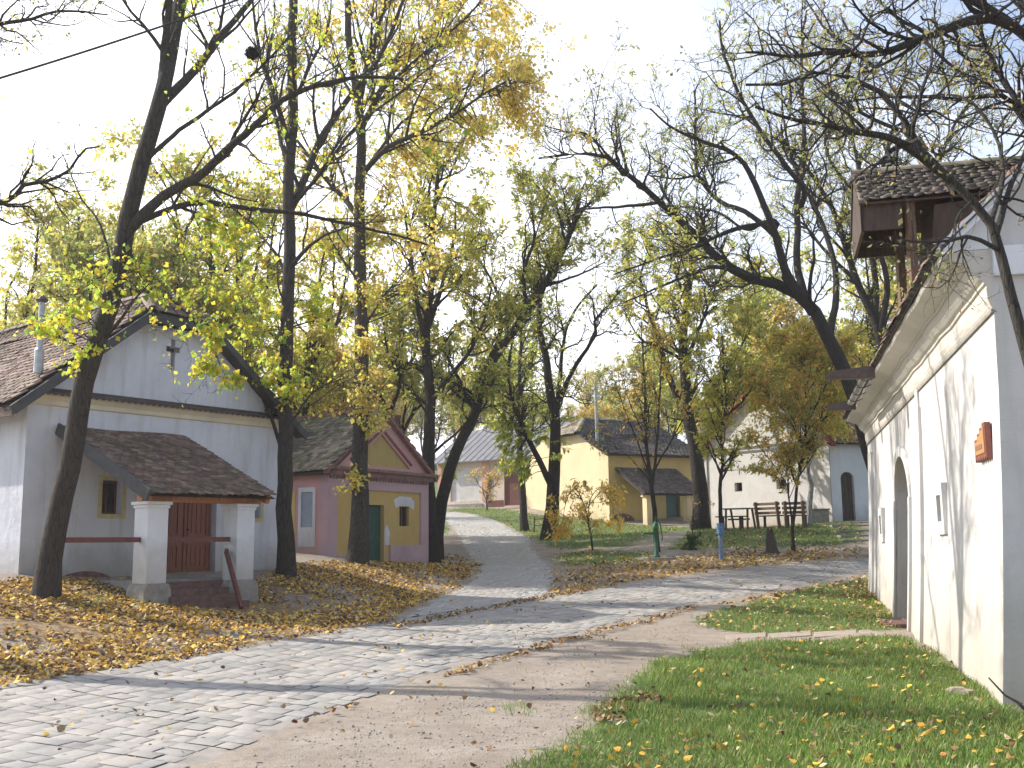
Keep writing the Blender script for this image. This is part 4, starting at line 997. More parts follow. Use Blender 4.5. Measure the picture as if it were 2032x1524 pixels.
# doorstep, slab path, stone, stick
def slabs():
    pts = [(1440, 1268, 1520, 1262), (1525, 1265, 1610, 1258), (1615, 1262, 1700, 1256), (1705, 1258, 1745, 1254)]
    for i, (a, b, c, d) in enumerate(pts):
        mb = MB(); p0 = G(a, b + 3); p1 = G(c, d + 3); p2 = G(c, d - 7); p3 = G(a, b - 7)
        z = .008
        mb.hexa([q + A(0, 0, -.05) for q in (p0, p1, p2, p3)] + [q + A(0, 0, z) for q in (p0, p1, p2, p3)])
        o = mb.build('paving_slab', M['slab'], None, origin=(p0 + p2) / 2, bevel=.012)
        tag(o, ('worn pinkish slab at the roadside end of the gateway path', 'second worn slab from the roadside in the gateway path', 'third worn slab from the roadside in the gateway path', 'worn slab next to the brick doorstep of the gateway')[i], 'slab', 'slabs of the path to the gateway')
    mb = MB(); a, b = RF.p(8.0, .45, 0), RF.p(9.0, .45, 0); z = float(gz(a[0], a[1]))
    RF.box(mb, 7.7, 9.2, .15, .55, z - .1, z + .07); tag(mb.build('doorstep', M['brick'], None, origin=RF.p(8.4, .4, z), bevel=.015), 'low brick doorstep in front of the arched gateway', 'doorstep')
slabs()
def blob(name, c, sc, mat, label, cat, seed=0, parent=None):
    r = np.random.default_rng(seed); import bmesh
    bm = bmesh.new(); bmesh.ops.create_icosphere(bm, subdivisions=2, radius=1)
    T = r.normal(0, 1, (6, 3))
    for v in bm.verts:
        p = np.array(v.co); k = 1 + .16 * math.sin(3 * p @ T[0]) + .12 * math.sin(4 * p @ T[1] + 1); p = np.sign(p) * np.abs(p) ** .8 * k * np.array(sc); v.co = tuple(p)
    me = bpy.data.meshes.new(name); bm.to_mesh(me); bm.free(); me.materials.append(mat)
    o = bpy.data.objects.new(name, me); COL.objects.link(o); o.location = tuple(c)
    return tag(o, label, cat)
c = G(1908, 1378); blob('rock', c + A(0, 0, .01), (.15, .09, .06), M['slab'], 'pale angular rock in the grass at the foot of the long house wall', 'rock', 3)
c = G(1228, 1436); blob('rock', c + A(0, 0, .0), (.10, .07, .04), M['stone'], 'flat grey stone at the edge of the grass by the leaf pile', 'rock', 5)
mb = MB(); a = G(1962, 1372) + A(0, 0, .25); a = P(1962, 1345, 10.3); b = G(2045, 1425) + A(0, 0, .03)
mb.tube([a, a * .6 + b * .4 + A(0, 0, -.03), a * .3 + b * .7 + A(0, 0, .01), b, b + (b - a) * .3 + A(.1, 0, .0)], [.007, .010, .013, .015, .014], 6)
tag(mb.build('stick', M['bark'], None, origin=b), 'fallen stick leaning on the corner of the long house', 'stick')

# ---------------------------------------------------------------- street objects
def pump(px, py, Y, kind):
    c = G(px, py); h = 1.12
    if kind == 'green':
        R_ = root('water_pump', c, 'green cast iron hand pump with lever and long spout', 'water pump'); m = M['pumpgreen']
        mb = MB(); mb.tube([c + A(0, 0, -.1), c + A(0, 0, .04)], .15, 14); mb.tube([c + A(0, 0, .04), c + A(0, 0, .08), c + A(0, 0, .1), c + A(0, 0, .78), c + A(0, 0, .8), c + A(0, 0, .98), c + A(0, 0, 1.0), c + A(0, 0, 1.06)], [.12, .11, .062, .055, .085, .085, .06, .03], 14); mb.build('body', m, R_, smooth=True)
        mb = MB(); s = c + A(0, 0, .72); mb.tube([s, s + A(-.15, -.02, 0), s + A(-.36, -.05, .0), s + A(-.40, -.055, -.06)], [.03, .026, .024, .026], 8); mb.build('spout', m, R_)
        mb = MB(); s = c + A(0, 0, 1.06); mb.tube([s, s + A(.0, -.01, .1)], .018, 6); mb.tube([s + A(-.03, 0, .09), s + A(.05, 0, .10), s + A(.14, 0, -.1), s + A(.19, 0, -.45), s + A(.17, 0, -.55)], [.02, .022, .018, .014, .02], 7); mb.build('handle', m, R_)
        mb = MB(); mb.tube([c + A(0, 0, -.1), c + A(0, 0, .025)], .62, 24); tag(mb.build('drain_slab', M['stone'], None, origin=c), 'round concrete drain slab under the green hand pump', 'slab')
    else:
        R_ = root('water_pump', c, 'blue water standpipe with a bright blue head and short lever', 'water pump')
        mb = MB(); mb.tube([c + A(0, 0, -.1), c + A(0, 0, .04), c + A(0, 0, .05), c + A(0, 0, .70)], [.11, .11, .072, .070], 14); mb.build('post', M['bluegrey'], R_, smooth=False)
        mb = MB(); mb.tube([c + A(0, 0, .70), c + A(0, 0, .72), c + A(0, 0, .80), c + A(0, 0, .98), c + A(0, 0, 1.0)], [.075, .09, .1, .1, .085], 14); mb.tube([c + A(0, 0, 1.0), c + A(0, 0, 1.035)], .105, 14)
        hd = mb.build('head', M['blue'], R_); mb = MB(); s = c + A(.08, 0, .88); mb.tube([s, s + A(.08, 0, .0), s + A(.18, -.02, -.07)], [.022, .016, .02], 7); mb.build('lever', M['spout'], hd)
        mb = MB(); s = c + A(-.05, -.08, .80); mb.tube([s, s + A(-.02, -.07, -.01), s + A(-.02, -.1, -.07)], .022, 7); mb.build('outlet', M['blue'], hd)
pump(1303, 1108, 31, 'green'); pump(1432, 1112, 30, 'blue')

def stump():
    c = G(1532, 1100); R_ = c; n = 16; r = np.random.default_rng(5); V = []
    prof = [(-.1, .26), (0, .24), (.08, .19), (.2, .15), (.4, .135), (.62, .12), (.7, .09)]
    for i, (z, rr) in enumerate(prof):
        for k in range(n):
            an = 2 * math.pi * k / n; q = rr * (1 + .18 * math.sin(5 * an + 1) * (1 if z < .3 else .5) + r.normal(0, .05)); zz = z + (.10 * math.sin(an * 2 + .5) + r.normal(0, .03) if i >= 5 else 0) - (.0)
            V.append(c + A(q * math.cos(an) - .05 * z, q * math.sin(an), zz))
    V.append(c + A(-.02, 0, .42))
    F = [(i * n + k, i * n + (k + 1) % n, (i + 1) * n + (k + 1) % n, (i + 1) * n + k) for i in range(len(prof) - 1) for k in range(n)]
    T = [((len(prof) - 1) * n + k, (len(prof) - 1) * n + (k + 1) % n, len(prof) * n) for k in range(n)]
    o = mesh_np('tree_stump', np.array(V), [np.array(F), np.array(T)], M['stumpwood'], origin=c); tag(o, 'jagged brown tree stump standing in the fallen leaves by the blue standpipe', 'tree stump')
stump()

def facing(px0, px1, Y, zc=None):
    p0 = P(px0, 1040, Y); p1 = P(px1, 1040, Y); z = min(float(gz(p0[0], p0[1])), float(gz(p1[0], p1[1]))); return p0, p1, z
def bench(px0, py0, px1, Y0, Y1, label, mat='darkwood'):
    p0 = P(px0, py0, Y0); p1 = P(px1, py0, Y1); L = np.linalg.norm((p1 - p0)[:2]); z = float(gz(*((p0 + p1) / 2)[:2])) ; f = Frame(p0[:2], (p1 - p0)[:2])
    R_ = root('wooden_bench', f.p(L / 2, 0, z), label, 'bench', 'wooden benches by the white cellar house'); m = M[mat]
    mb = MB()
    for k in range(3): f.box(mb, 0, L, -.05 - k * .14, .07 - k * .14, z + .43, z + .47)
    mb.build('seat', m, R_)
    mb = MB()
    for k in range(3): f.box(mb, -.03, L + .03, .09 + .03 * k, .12 + .03 * k, z + .50 + .16 * k, z + .60 + .16 * k)
    mb.build('backrest', M['wood'], R_)
    for s in (.08, L - .08):
        mb = MB(); tbox(mb, f.p(s, .06, z - .05), f.p(s, .2, z + .95), .05, .05, A(1, 0, 0)); mb.build('leg', M['wood'], R_)
        mb = MB(); tbox(mb, f.p(s, -.34, z - .05), f.p(s, -.34, z + .43), .05, .04, A(1, 0, 0)); mb.build('leg', m, R_)
bench(1503, 1030, 1552, 39.2, 38.4, 'dark slatted wooden bench in the middle of the row, backrest towards the lane')
bench(1556, 1030, 1600, 38.3, 38.0, 'dark slatted wooden bench beside the birch trunk')
def table(px0, px1, Y0, Y1):
    p0 = P(px0, 1040, Y0); p1 = P(px1, 1040, Y1); L = np.linalg.norm((p1 - p0)[:2]); z = float(gz(*((p0 + p1) / 2)[:2])); f = Frame(p0[:2], (p1 - p0)[:2])
    R_ = root('picnic_table', f.p(L / 2, 0, z), 'picnic table with a green top and slanted brown legs under the young tree', 'table')
    mb = MB()
    for k in range(4): f.box(mb, 0, L, -.36 + k * .19, -.19 + k * .19, z + .72, z + .76)
    mb.build('table_top', M['green'], R_)
    for s in (.15, L - .15):
        for a, b in ((-.3, -.45), (.2, .42)):
            mb = MB(); tbox(mb, f.p(s, a, z + .72), f.p(s + .05, b, z - .05), .04, .035, A(1, 0, 0)); mb.build('leg', M['wood'], R_)
    mb = MB(); tbox(mb, f.p(.15, 0, z + .35), f.p(L - .15, 0, z + .35), .03, .03); mb.build('stretcher', M['darkwood'], R_)
    b = f.p(0, .75, 0); R2 = root('backless_bench', f.p(L / 2, .75, z), 'low backless bench in front of the green picnic table', 'bench')
    mb = MB(); f.box(mb, 0, L, .6, .78, z + .42, z + .46); f.box(mb, 0, L, .8, .94, z + .42, z + .46); mb.build('seat', M['green'], R2)
    for s in (.2, L - .2):
        mb = MB(); f.box(mb, s - .04, s + .04, .64, .9, z - .05, z + .42); mb.build('leg', M['darkwood'], R2)
table(1438, 1496, 40.0, 39.4)
# dark trough by the wall and steps down the bank
p = P(1623, 1040, 39.4); z = float(gz(p[0], p[1])); f_ = Frame(p[:2], (1, -.2)); mb = MB(); f_.box(mb, -.35, .4, -.3, .2, z - .1, z + .48); f_.box(mb, -.39, .44, -.34, .24, z + .48, z + .53)
tag(mb.build('stone_trough', M['stone'], None, origin=(p[0], p[1], z), bevel=.02), 'dark stone trough against the white wall right of the birch', 'trough')
R_ = root('bank_steps', G(1690, 1075), 'four timber edged steps climbing the leafy bank to the arched door', 'steps')
for i, (a, y) in enumerate(((1652, 1045), (1660, 1056), (1668, 1066), (1674, 1075))):
    q = G(a, y + 2); mb = MB(); L = 1.4; z = q[2]; mb.hexa([q + A(0, 0, -.15), q + A(L, .1, -.15), q + A(L, .6, -.15), q + A(0, .5, -.15), q + A(0, 0, .1), q + A(L, .1, .1), q + A(L, .6, .1), q + A(0, .5, .1)]); mb.build('step', M['stone'], R_, bevel=.01)
# low rail beside the lane tree
R_ = root('low_rail_fence', G(1058, 1055), 'low rustic pole rail round the tree by the lane', 'fence')
pts = [G(1036, 1050), G(1060, 1056), G(1106, 1053)]
for q in pts:
    mb = MB(); mb.tube([q + A(0, 0, -.1), q + A(.01, 0, .7)], .035, 6); mb.build('post', M['darkwood'], R_)
for i in range(2):
    for z in (.3, .58):
        mb = MB(); mb.tube([pts[i] + A(0, 0, z), pts[i + 1] + A(0, 0, z + .05)], .025, 6); mb.build('rail', M['wood'], R_)
# overhead cable
mb = MB(); a = P(-250, 228, 13.0); b = P(760, -110, 17.0); pp = []
for i in range(25): t = i / 24; pp.append(a * (1 - t) + b * t + A(0, 0, -.25 * 4 * t * (1 - t) * .5))
mb.tube(pp, .017, 8); tag(mb.build('power_cable', M['cable'], None, origin=a), 'black overhead cable crossing the sky at the upper left', 'cable')

# ================================================================ trees
def batch_resample(paths, n):
    return np.stack([resample(p, n) for p in paths])
class Skel:
    def __init__(s, seed):
        s.r = np.random.default_rng(seed); s.tubes = []; s.leafv = []; s.leafc = []; s.lv = {}
    def limb_set(s, limbs, n=26, wob=.012):
        """limbs: list of (pts, r0, r1)"""
        Pp = batch_resample([l[0] for l in limbs], n); t = np.linspace(0, 1, n)
        L = np.linalg.norm(np.diff(Pp, axis=1), axis=2).sum(1)
        nz_ = s.r.normal(0, 1, Pp.shape); nz_ = (nz_ + np.roll(nz_, 1, 1) + np.roll(nz_, -1, 1)) / 3; nz_[:, 0] = 0
        Pp = Pp + nz_ * (wob * L)[:, None, None] * .5
        R = np.array([l[1] * (1 - t) + l[2] * t for l in limbs])
        s.tubes.append((Pp, R, 10)); return Pp, R, L
    def spawn(s, par, N, ln, t0=.25, t1=1.0, ang=(.5, 1.1), wig=.25, up=.1, npts=6, rk=.6, sides=4, rmin=.004, flat=None, lenfall=.5, rmax=9):
        Pp, R, L = par; r = s.r; K = Pp.shape[1]
        w = L / L.sum(); i = r.choice(len(L), N, p=w); t = r.uniform(t0, t1, N); x = t * (K - 1); a = np.clip(x.astype(int), 0, K - 2); fr = (x - a)[:, None]
        pos = Pp[i, a] * (1 - fr) + Pp[i, a + 1] * fr; tan = nrm(Pp[i, a + 1] - Pp[i, a]); pr = R[i, a] * (1 - fr[:, 0]) + R[i, a + 1] * fr[:, 0]
        rnd = r.normal(0, 1, (N, 3)); perp = nrm(rnd - (rnd * tan).sum(1, keepdims=True) * tan); an = r.uniform(ang[0], ang[1], N)[:, None]
        d = nrm(tan * np.cos(an) + perp * np.sin(an) + A(0, 0, up * 2)); le = r.uniform(ln[0], ln[1], N) * (1 - lenfall * (t - t0) / (t1 - t0 + 1e-6) * .8)
        pts = [pos]; st = (le / (npts - 1))[:, None]
        for k in range(npts - 1):
            d = nrm(d + r.normal(0, wig, (N, 3)) + A(0, 0, up)); pts.append(pts[-1] + d * st)
        Q = np.stack(pts, 1); r0 = np.clip(np.minimum(pr * rk, le * .028), rmin, rmax); tt = np.linspace(0, 1, npts)[None]
        RR = r0[:, None] * (1 - .75 * tt); s.tubes.append((Q, RR, sides)); return Q, RR, le
    def leaves(s, par, N, L=.08, Wd=.06, pal=None, droop=.5, t0=.1, keep=None, jit=.03, wts=None):
        Pp, R, le = par; r = s.r; K = Pp.shape[1]
        w_ = r.exponential(1, len(le)) ** 1.15; w_ /= w_.sum(); i = r.choice(len(le), N, p=w_); t = r.uniform(t0, 1, N); x = t * (K - 1); a = np.clip(x.astype(int), 0, K - 2); fr = (x - a)[:, None]
        pos = Pp[i, a] * (1 - fr) + Pp[i, a + 1] * fr + r.normal(0, jit, (N, 3)); tan = nrm(Pp[i, a + 1] - Pp[i, a])
        if keep is not None:
            m = r.random(N) < keep(pos); pos = pos[m]; tan = tan[m]; i = i[m]; N = len(pos)
        if N == 0: return
        ax = nrm(r.normal(0, .75, (N, 3)) + tan * .5 + A(0, 0, -droop)); sd = nrm(np.cross(ax, r.normal(0, 1, (N, 3)))); nn = np.cross(ax, sd)
        sc = np.clip(r.lognormal(-.08, .32, (N, 1)), .4, 1.7); l = L * sc; w = Wd * sc * .5
        V = np.stack([pos, pos + ax * l * .42 + sd * w + nn * w * .35, pos + ax * l, pos + ax * l * .42 - sd * w + nn * w * .35], 1)
        pal = np.asarray(pal); ci = r.choice(len(pal), N, p=wts) ; cl = pal[ci] * r.uniform(.7, 1.3, (N, 1))
        # clump tint by position so whole sprays share a tone
        k = fracn(pos[:, 0] + pos[:, 2] * .7, pos[:, 1] + pos[:, 2], .8, 17)[:, None]; cl = cl * (.75 + .5 * k)
        s.leafv.append(V.reshape(-1, 3)); s.leafc.append(cl)
    def build(s, parent, bark, leafm):
        Vs = []; Fs = []; off = 0
        for Q, R, n in s.tubes:
            N, K, _ = Q.shape; T = np.empty_like(Q); T[:, 1:-1] = Q[:, 2:] - Q[:, :-2]; T[:, 0] = Q[:, 1] - Q[:, 0]; T[:, -1] = Q[:, -1] - Q[:, -2]; T = nrm(T)
            m = nrm(Q[:, -1] - Q[:, 0]); ref = np.where(np.abs(m[:, 2:3]) > .6, A(1, 0, 0), A(0, 0, 1))[:, None, :]; a = nrm(np.cross(T, np.broadcast_to(ref, T.shape))); b = np.cross(T, a)
            an = 2 * np.pi * np.arange(n) / n
            V = Q[:, :, None] + R[:, :, None, None] * (np.cos(an)[None, None, :, None] * a[:, :, None] + np.sin(an)[None, None, :, None] * b[:, :, None])
            Vs.append(V.reshape(-1, 3)); base = (np.arange(N)[:, None, None] * K + np.arange(K - 1)[None, :, None]) * n + off
            k = np.arange(n)[None, None]; k2 = (k + 1) % n
            Fs.append(np.stack([base + k, base + k2, base + n + k2, base + n + k], -1).reshape(-1, 4)); off += N * K * n
        mesh_np('trunk', np.vstack(Vs), np.vstack(Fs), bark, parent, smooth=True)
        if s.leafv:
            V = np.vstack(s.leafv); F = np.arange(len(V)).reshape(-1, 4)
            mesh_np('crown', V, F, leafm, parent, cols=np.vstack(s.leafc))
POP = [(.72, .76, .06), (.86, .74, .06), (.50, .66, .08), (.34, .50, .07), (.86, .64, .06)]
GOLD = [(.90, .72, .14), (.95, .78, .20), (.82, .66, .16), (.85, .58, .10), (.72, .68, .14)]
LOC = [(.40, .46, .08), (.52, .52, .09), (.30, .38, .08), (.62, .52, .10), (.46, .40, .12)]
LOCY = [(.72, .64, .08), (.54, .58, .08), (.78, .62, .10), (.40, .48, .08), (.66, .52, .10)]
ORA = [(.74, .42, .10), (.66, .46, .10), (.56, .44, .09), (.78, .50, .11), (.42, .42, .09)]
LIME = [(.70, .76, .10), (.56, .66, .09), (.78, .70, .10), (.42, .52, .08)]
MUT = [(.24, .27, .09), (.34, .30, .10), (.18, .22, .07), (.42, .36, .14), (.30, .20, .10)]
def L_(pix, Y, dY=None, r0=.1, r1=.03):
    """limb traced as (px,py[,dy]) at distance Y"""
    pts = [P(q[0], q[1], Y + (q[2] if len(q) > 2 else 0)) for q in pix]
    return (pts, r0, r1)
def traced(name, label, base, Y, limbs, seed, bark='bark', leafm='leaf', levels=(), leaf=(), clumps=(), cat='tree', group=None, wob=.01, flare=1.38, lvspec=None):
    """limbs: list of (pixel points, r0, r1); the first is the trunk"""
    b = P(base[0], base[1], Y); b[2] = float(gz(b[0], b[1])); R_ = root(name, b, label, cat, group)
    s = Skel(seed); ls = []
    for i, (pix, r0, r1) in enumerate(limbs):
        l = L_(pix, Y, None, r0, r1)
        if i == 0:
            pts = [b + A(0, 0, -.25), b + A(0, 0, .02)] + l[0][1:]
            l = (pts, r0, r1)
        else:
            q = l[0][0]; best = None
            for m_ in ls:
                rs = resample(m_[0], 60); dd = np.linalg.norm(rs - q, axis=1); k = dd.argmin()
                if best is None or dd[k] < best[0]: best = (dd[k], rs[max(k - 1, 0)])
            pts = [best[1]] + (list(l[0]) if best[0] > .25 else list(l[0][1:]))
            l = (pts, r0, r1)
        ls.append(l)
    par = s.limb_set(ls, wob=wob * .7)
    # root flare
    s.tubes[0][1][0, :3] *= np.array([flare, 1 + (flare - 1) * .6, 1 + (flare - 1) * .2])
    sets = {'limbs': par, 'upper': (par[0][1:], par[1][1:], par[2][1:]) if len(limbs) > 1 else par}
    # clumps: foliage sprays reaching a spot
    if clumps:
        allp = par[0].reshape(-1, 3); allr = par[1].reshape(-1); Q = []; RR = []
        for (px, py, dY, rad, n) in clumps:
            tgt = P(px, py, Y + dY)
            for _ in range(n):
                e = tgt + s.r.normal(0, rad * .5, 3); dd = np.linalg.norm(allp - e, axis=1); j = np.argmin(dd + s.r.uniform(0, .4, len(dd))); a = allp[j]
                mid = (a + e) / 2 + s.r.normal(0, .08, 3) * dd[j] + A(0, 0, .06 * dd[j]); Q.append(resample([a, mid, e], 7)); r0 = min(allr[j] * .5, .006 + dd[j] * .008); RR.append(np.linspace(r0, .004, 7))
        Q = np.array(Q); RR = np.array(RR); s.tubes.append((Q, RR, 4)); sets['clump'] = (Q, RR, np.linalg.norm(np.diff(Q, axis=1), axis=2).sum(1))
    for (nm, src, N, ln, kw) in levels: sets[nm] = s.spawn(sets[src], N, ln, **kw)
    for (src, N, kw) in leaf: s.leaves(sets[src], N, **kw)
    s.build(R_, M[bark], M[leafm]); return R_

TW = dict(npts=4, sides=3, wig=.3, rmin=.0045, rk=.6)
# --- leaning poplar on the left
traced('poplar_tree', 'tall poplar leaning right across the left house front', (90, 1182), 17.5, [
    ([(90, 1182), (118, 1010), (165, 800), (205, 640), (245, 480), (290, 290), (325, 170), (345, 60, .4), (372, -60, .8)], .185, .115),
    ([(265, 432), (330, 385, -.3), (400, 348, -.5), (450, 300, -.7), (515, 240, -1), (575, 190, -1.2), (690, 155, -1.5), (800, 158, -1.6)], .10, .02),
    ([(333, 195), (385, 140, .4), (440, 72, .8), (490, 10, 1.2), (530, -45, 1.5)], .09, .04),
    ([(278, 448), (325, 418, .3), (370, 405, .5), (410, 402, .6), (500, 412, .9), (600, 425, 1.2), (700, 446, 1.4), (780, 466, 1.5), (850, 485, 1.6)], .06, .018),
    ([(308, 300), (350, 262, -.3), (420, 215, -.6), (480, 168, -.8), (540, 110, -1), (600, 40, -1.2)], .045, .015),
    ([(322, 175), (326, 100), (334, 30, -.3), (338, -50, -.5)], .08, .05),
    ([(205, 655), (235, 640, -.2), (262, 600, -.5), (300, 560, -.7)], .04, .01),
    ([(270, 470), (270, 530, .5), (300, 575, .8), (360, 610, 1.0), (412, 680, 1.1), (450, 750, 1.1)], .03, .006),
    ([(230, 520), (200, 450, .5), (160, 390, .8), (120, 300, 1.0)], .03, .008),
], 11, 'bark_poplar', levels=[
    ('a', 'upper', 60, (.8, 2.2), dict(ang=(.5, 1.1), wig=.16, up=.06, npts=7, t0=.1)),
    ('b', 'a', 300, (.4, 1.1), dict(wig=.2, up=.05)), ('c', 'b', 800, (.15, .5), TW), ('k', 'clump', 260, (.2, .6), TW)],
    clumps=[(170, 600, -.6, .7, 7), (230, 570, -.5, .6, 7), (110, 640, -.4, .5, 5), (160, 690, -.3, .4, 5), (300, 580, 0, .4, 4), (405, 640, .4, .35, 5), (430, 690, .6, .35, 5), (410, 730, .7, .3, 5), (465, 760, .7, .25, 4), (130, 750, -.3, .2, 2),
            (440, 480, .5, .45, 6), (480, 440, .8, .4, 5), (200, 540, 0, .4, 5), (350, 560, .5, .4, 4)],
    leaf=[('k', 2000, dict(L=.085, Wd=.075, pal=POP, droop=.9)), ('clump', 900, dict(L=.085, Wd=.075, pal=POP, droop=.9, t0=.6)), ('c', 1500, dict(L=.07, Wd=.055, pal=POP, droop=.8))])
# --- straight poplar at the house corner
traced('poplar_tree', 'straight dark poplar at the right corner of the left house', (568, 1142), 24, [
    ([(568, 1142), (565, 1000), (566, 820), (572, 600), (570, 400), (577, 220), (582, 80), (586, -60)], .185, .10),
    ([(575, 410), (610, 335, .4), (640, 270, .7), (690, 195, 1), (740, 130, 1.2), (780, 60, 1.4), (805, -20, 1.5)], .10, .04),
    ([(572, 262), (545, 190, -.5), (520, 120, -.9), (505, 40, -1.2), (500, -30, -1.4)], .07, .02),
    ([(570, 300), (548, 240, .3), (530, 130, .6), (545, 40, .8)], .06, .015),
    ([(588, 520), (612, 490, -.4), (650, 465, -.8), (700, 448, -1)], .06, .015),
    ([(575, 540), (545, 500, .4), (520, 470, .8), (498, 430, 1.2)], .05, .012),
    ([(580, 190), (620, 120, .5), (650, 60, .8), (660, -20, 1)], .05, .015),
    ([(585, 390), (640, 340, -.6), (700, 260, -1), (790, 185, -1.4), (900, 100, -2)], .05, .012),
    ([(555, 880), (525, 800, .5), (490, 720, 1), (470, 640, 1.2)], .05, .012), ([(583, 830), (620, 780, .5), (680, 750, 1)], .03, .01),
], 12, 'bark_poplar', levels=[
    ('a', 'upper', 80, (1, 2.8), dict(ang=(.4, 1.0), wig=.14, up=.1, npts=7, t0=.1)), ('a2', 'limbs', 50, (.5, 1.5), dict(ang=(.7, 1.2), wig=.2, up=.1, npts=6, t0=.25, t1=.8)),
    ('b', 'a', 420, (.4, 1.3), dict(wig=.2, up=.06)), ('c', 'b', 1500, (.2, .6), TW), ('c2', 'a2', 300, (.2, .5), TW), ('k', 'clump', 350, (.2, .6), TW)],
    clumps=[(560, 720, -.4, .6, 10), (540, 640, 0, .7, 10), (600, 760, -.3, .5, 6), (470, 560, .8, .8, 12), (430, 520, .8, .6, 8), (500, 640, .5, .7, 10), (520, 740, .3, .6, 9), (570, 800, -.3, .4, 5), (640, 620, .3, .5, 6)],
    leaf=[('c', 1800, dict(L=.08, Wd=.065, pal=POP, droop=.8)), ('c2', 900, dict(L=.08, Wd=.07, pal=POP, droop=.9)), ('k', 3600, dict(L=.09, Wd=.08, pal=POP, droop=.9))])
# --- golden poplar in front of the pink house
traced('poplar_tree', 'tall pale barked poplar with golden leaves before the pink house', (706, 1114), 28.5, [
    ([(706, 1114), (712, 980), (714, 780), (714, 560), (712, 380), (714, 290), (706, 180), (692, 60), (685, -60)], .255, .08),
    ([(716, 250), (748, 195, .6), (790, 130, 1), (838, 90, 1.3), (880, 10, 1.6), (895, -50, 1.8)], .11, .04),
    ([(712, 200), (728, 130, -.4), (750, 60, -.8), (775, -40, -1.2)], .10, .04),
    ([(718, 335), (760, 300, -.5), (800, 278, -.8), (860, 250, -1.2), (920, 215, -1.6), (960, 185, -1.8), (1010, 160, -2)], .09, .02),
    ([(722, 215), (790, 150, -1), (860, 90, -1.4), (940, 20, -2), (980, -40, -2)], .06, .02),
    ([(710, 420), (680, 390, .5), (645, 350, .8), (605, 300, 1.2), (570, 255, 1.5), (520, 200, 2)], .09, .02),
    ([(700, 190), (660, 130, .5), (600, 80, 1)], .05, .015),
    ([(722, 330), (800, 240, .8), (900, 190, 1.4), (1000, 120, 1.8), (1060, 110, 2)], .05, .015),
    ([(716, 640), (760, 590, .5), (800, 540, 1), (830, 500, 1.3)], .04, .012), ([(708, 540), (670, 500, -.4), (640, 440, -.8)], .04, .012),
], 13, 'bark_pale', levels=[
    ('a', 'upper', 110, (1.2, 3.4), dict(ang=(.4, 1.0), wig=.13, up=.04, npts=7, t0=.1)), ('a2', 'limbs', 60, (.5, 1.5), dict(ang=(.8, 1.4), wig=.2, up=.05, npts=6, t0=.2, t1=.7)),
    ('b', 'a', 700, (.4, 1.4), dict(wig=.2, up=.02)), ('c', 'b', 2400, (.2, .6), TW), ('c2', 'a2', 500, (.2, .5), TW), ('k', 'clump', 1500, (.25, .8), TW)],
    clumps=[(650, 60, 0, 1.4, 10), (740, 40, 0, 1.4, 12), (780, 150, 0, 1.3, 12), (850, 60, 0, 1.6, 18), (930, 50, 0, 1.7, 18), (960, 140, -.5, 1.7, 18), (1010, 210, -.8, 1.4, 14), (900, 210, -.5, 1.5, 16), (830, 330, 0, 1.0, 14), (960, 260, -1, .9, 14), (1050, 130, -1, .8, 10), (1040, 250, -1, .7, 8), (760, 420, 0, .9, 10),
            (720, 600, -.4, .5, 10), (715, 700, -.4, .45, 12), (715, 790, -.4, .4, 10), (735, 840, -.5, .3, 6), (660, 470, 0, .8, 8), (790, 470, 0, .8, 10), (770, 550, 0, .7, 8), (690, 960, -.5, .25, 4), (820, 20, 0, 1, 14)],
    leaf=[('c', 6500, dict(L=.1, Wd=.085, pal=GOLD, droop=.8)), ('c2', 2200, dict(L=.09, Wd=.08, pal=POP, droop=.9)), ('k', 12500, dict(jit=.09, L=.095, Wd=.085, pal=GOLD, droop=.8)), ('clump', 1500, dict(L=.09, Wd=.08, pal=GOLD + POP, droop=.8, t0=.5))])

LV = lambda na, nb, nc, la=(1.2, 3.2), lb=(.5, 1.5), lc=(.2, .6), up=.08, t0=.15: [
    ('a', 'limbs', na, la, dict(ang=(.5, 1.2), wig=.28, up=up, npts=8, t0=.35, sides=5)), ('b', 'a', nb, lb, dict(wig=.32, up=.05, npts=6)), ('c', 'b', nc, lc, dict(npts=4, sides=3, wig=.35, rmin=.006))]
# --- dark locusts right of the pink house
traced('locust_tree', 'dark forked locust at the right corner of the pink house', (857, 1110), 35, [
    ([(857, 1110), (852, 1000), (850, 900), (851, 780), (846, 690), (850, 600), (858, 520), (862, 430), (870, 330)], .26, .06),
    ([(858, 640), (880, 560, .6), (900, 480, 1), (905, 400, 1.2)], .10, .03), ([(846, 680), (828, 600, -.5), (815, 500, -1), (800, 400, -1.2)], .10, .03),
    ([(852, 800), (890, 750, -.6), (930, 700, -1), (960, 640, -1.3), (975, 570, -1.5)], .09, .03), ([(852, 430), (820, 350, .4), (790, 290, .8)], .06, .02),
    ([(862, 400), (900, 330, .4), (930, 260, .8)], .06, .02), ([(846, 800), (800, 760, .6), (770, 700, 1), (760, 640, 1)], .07, .02),
], 21, levels=LV(80, 650, 2300), leaf=[('c', 10500, dict(L=.17, Wd=.065, pal=LOCY, droop=.5)), ('b', 2500, dict(L=.16, Wd=.06, pal=LOC, droop=.5))])
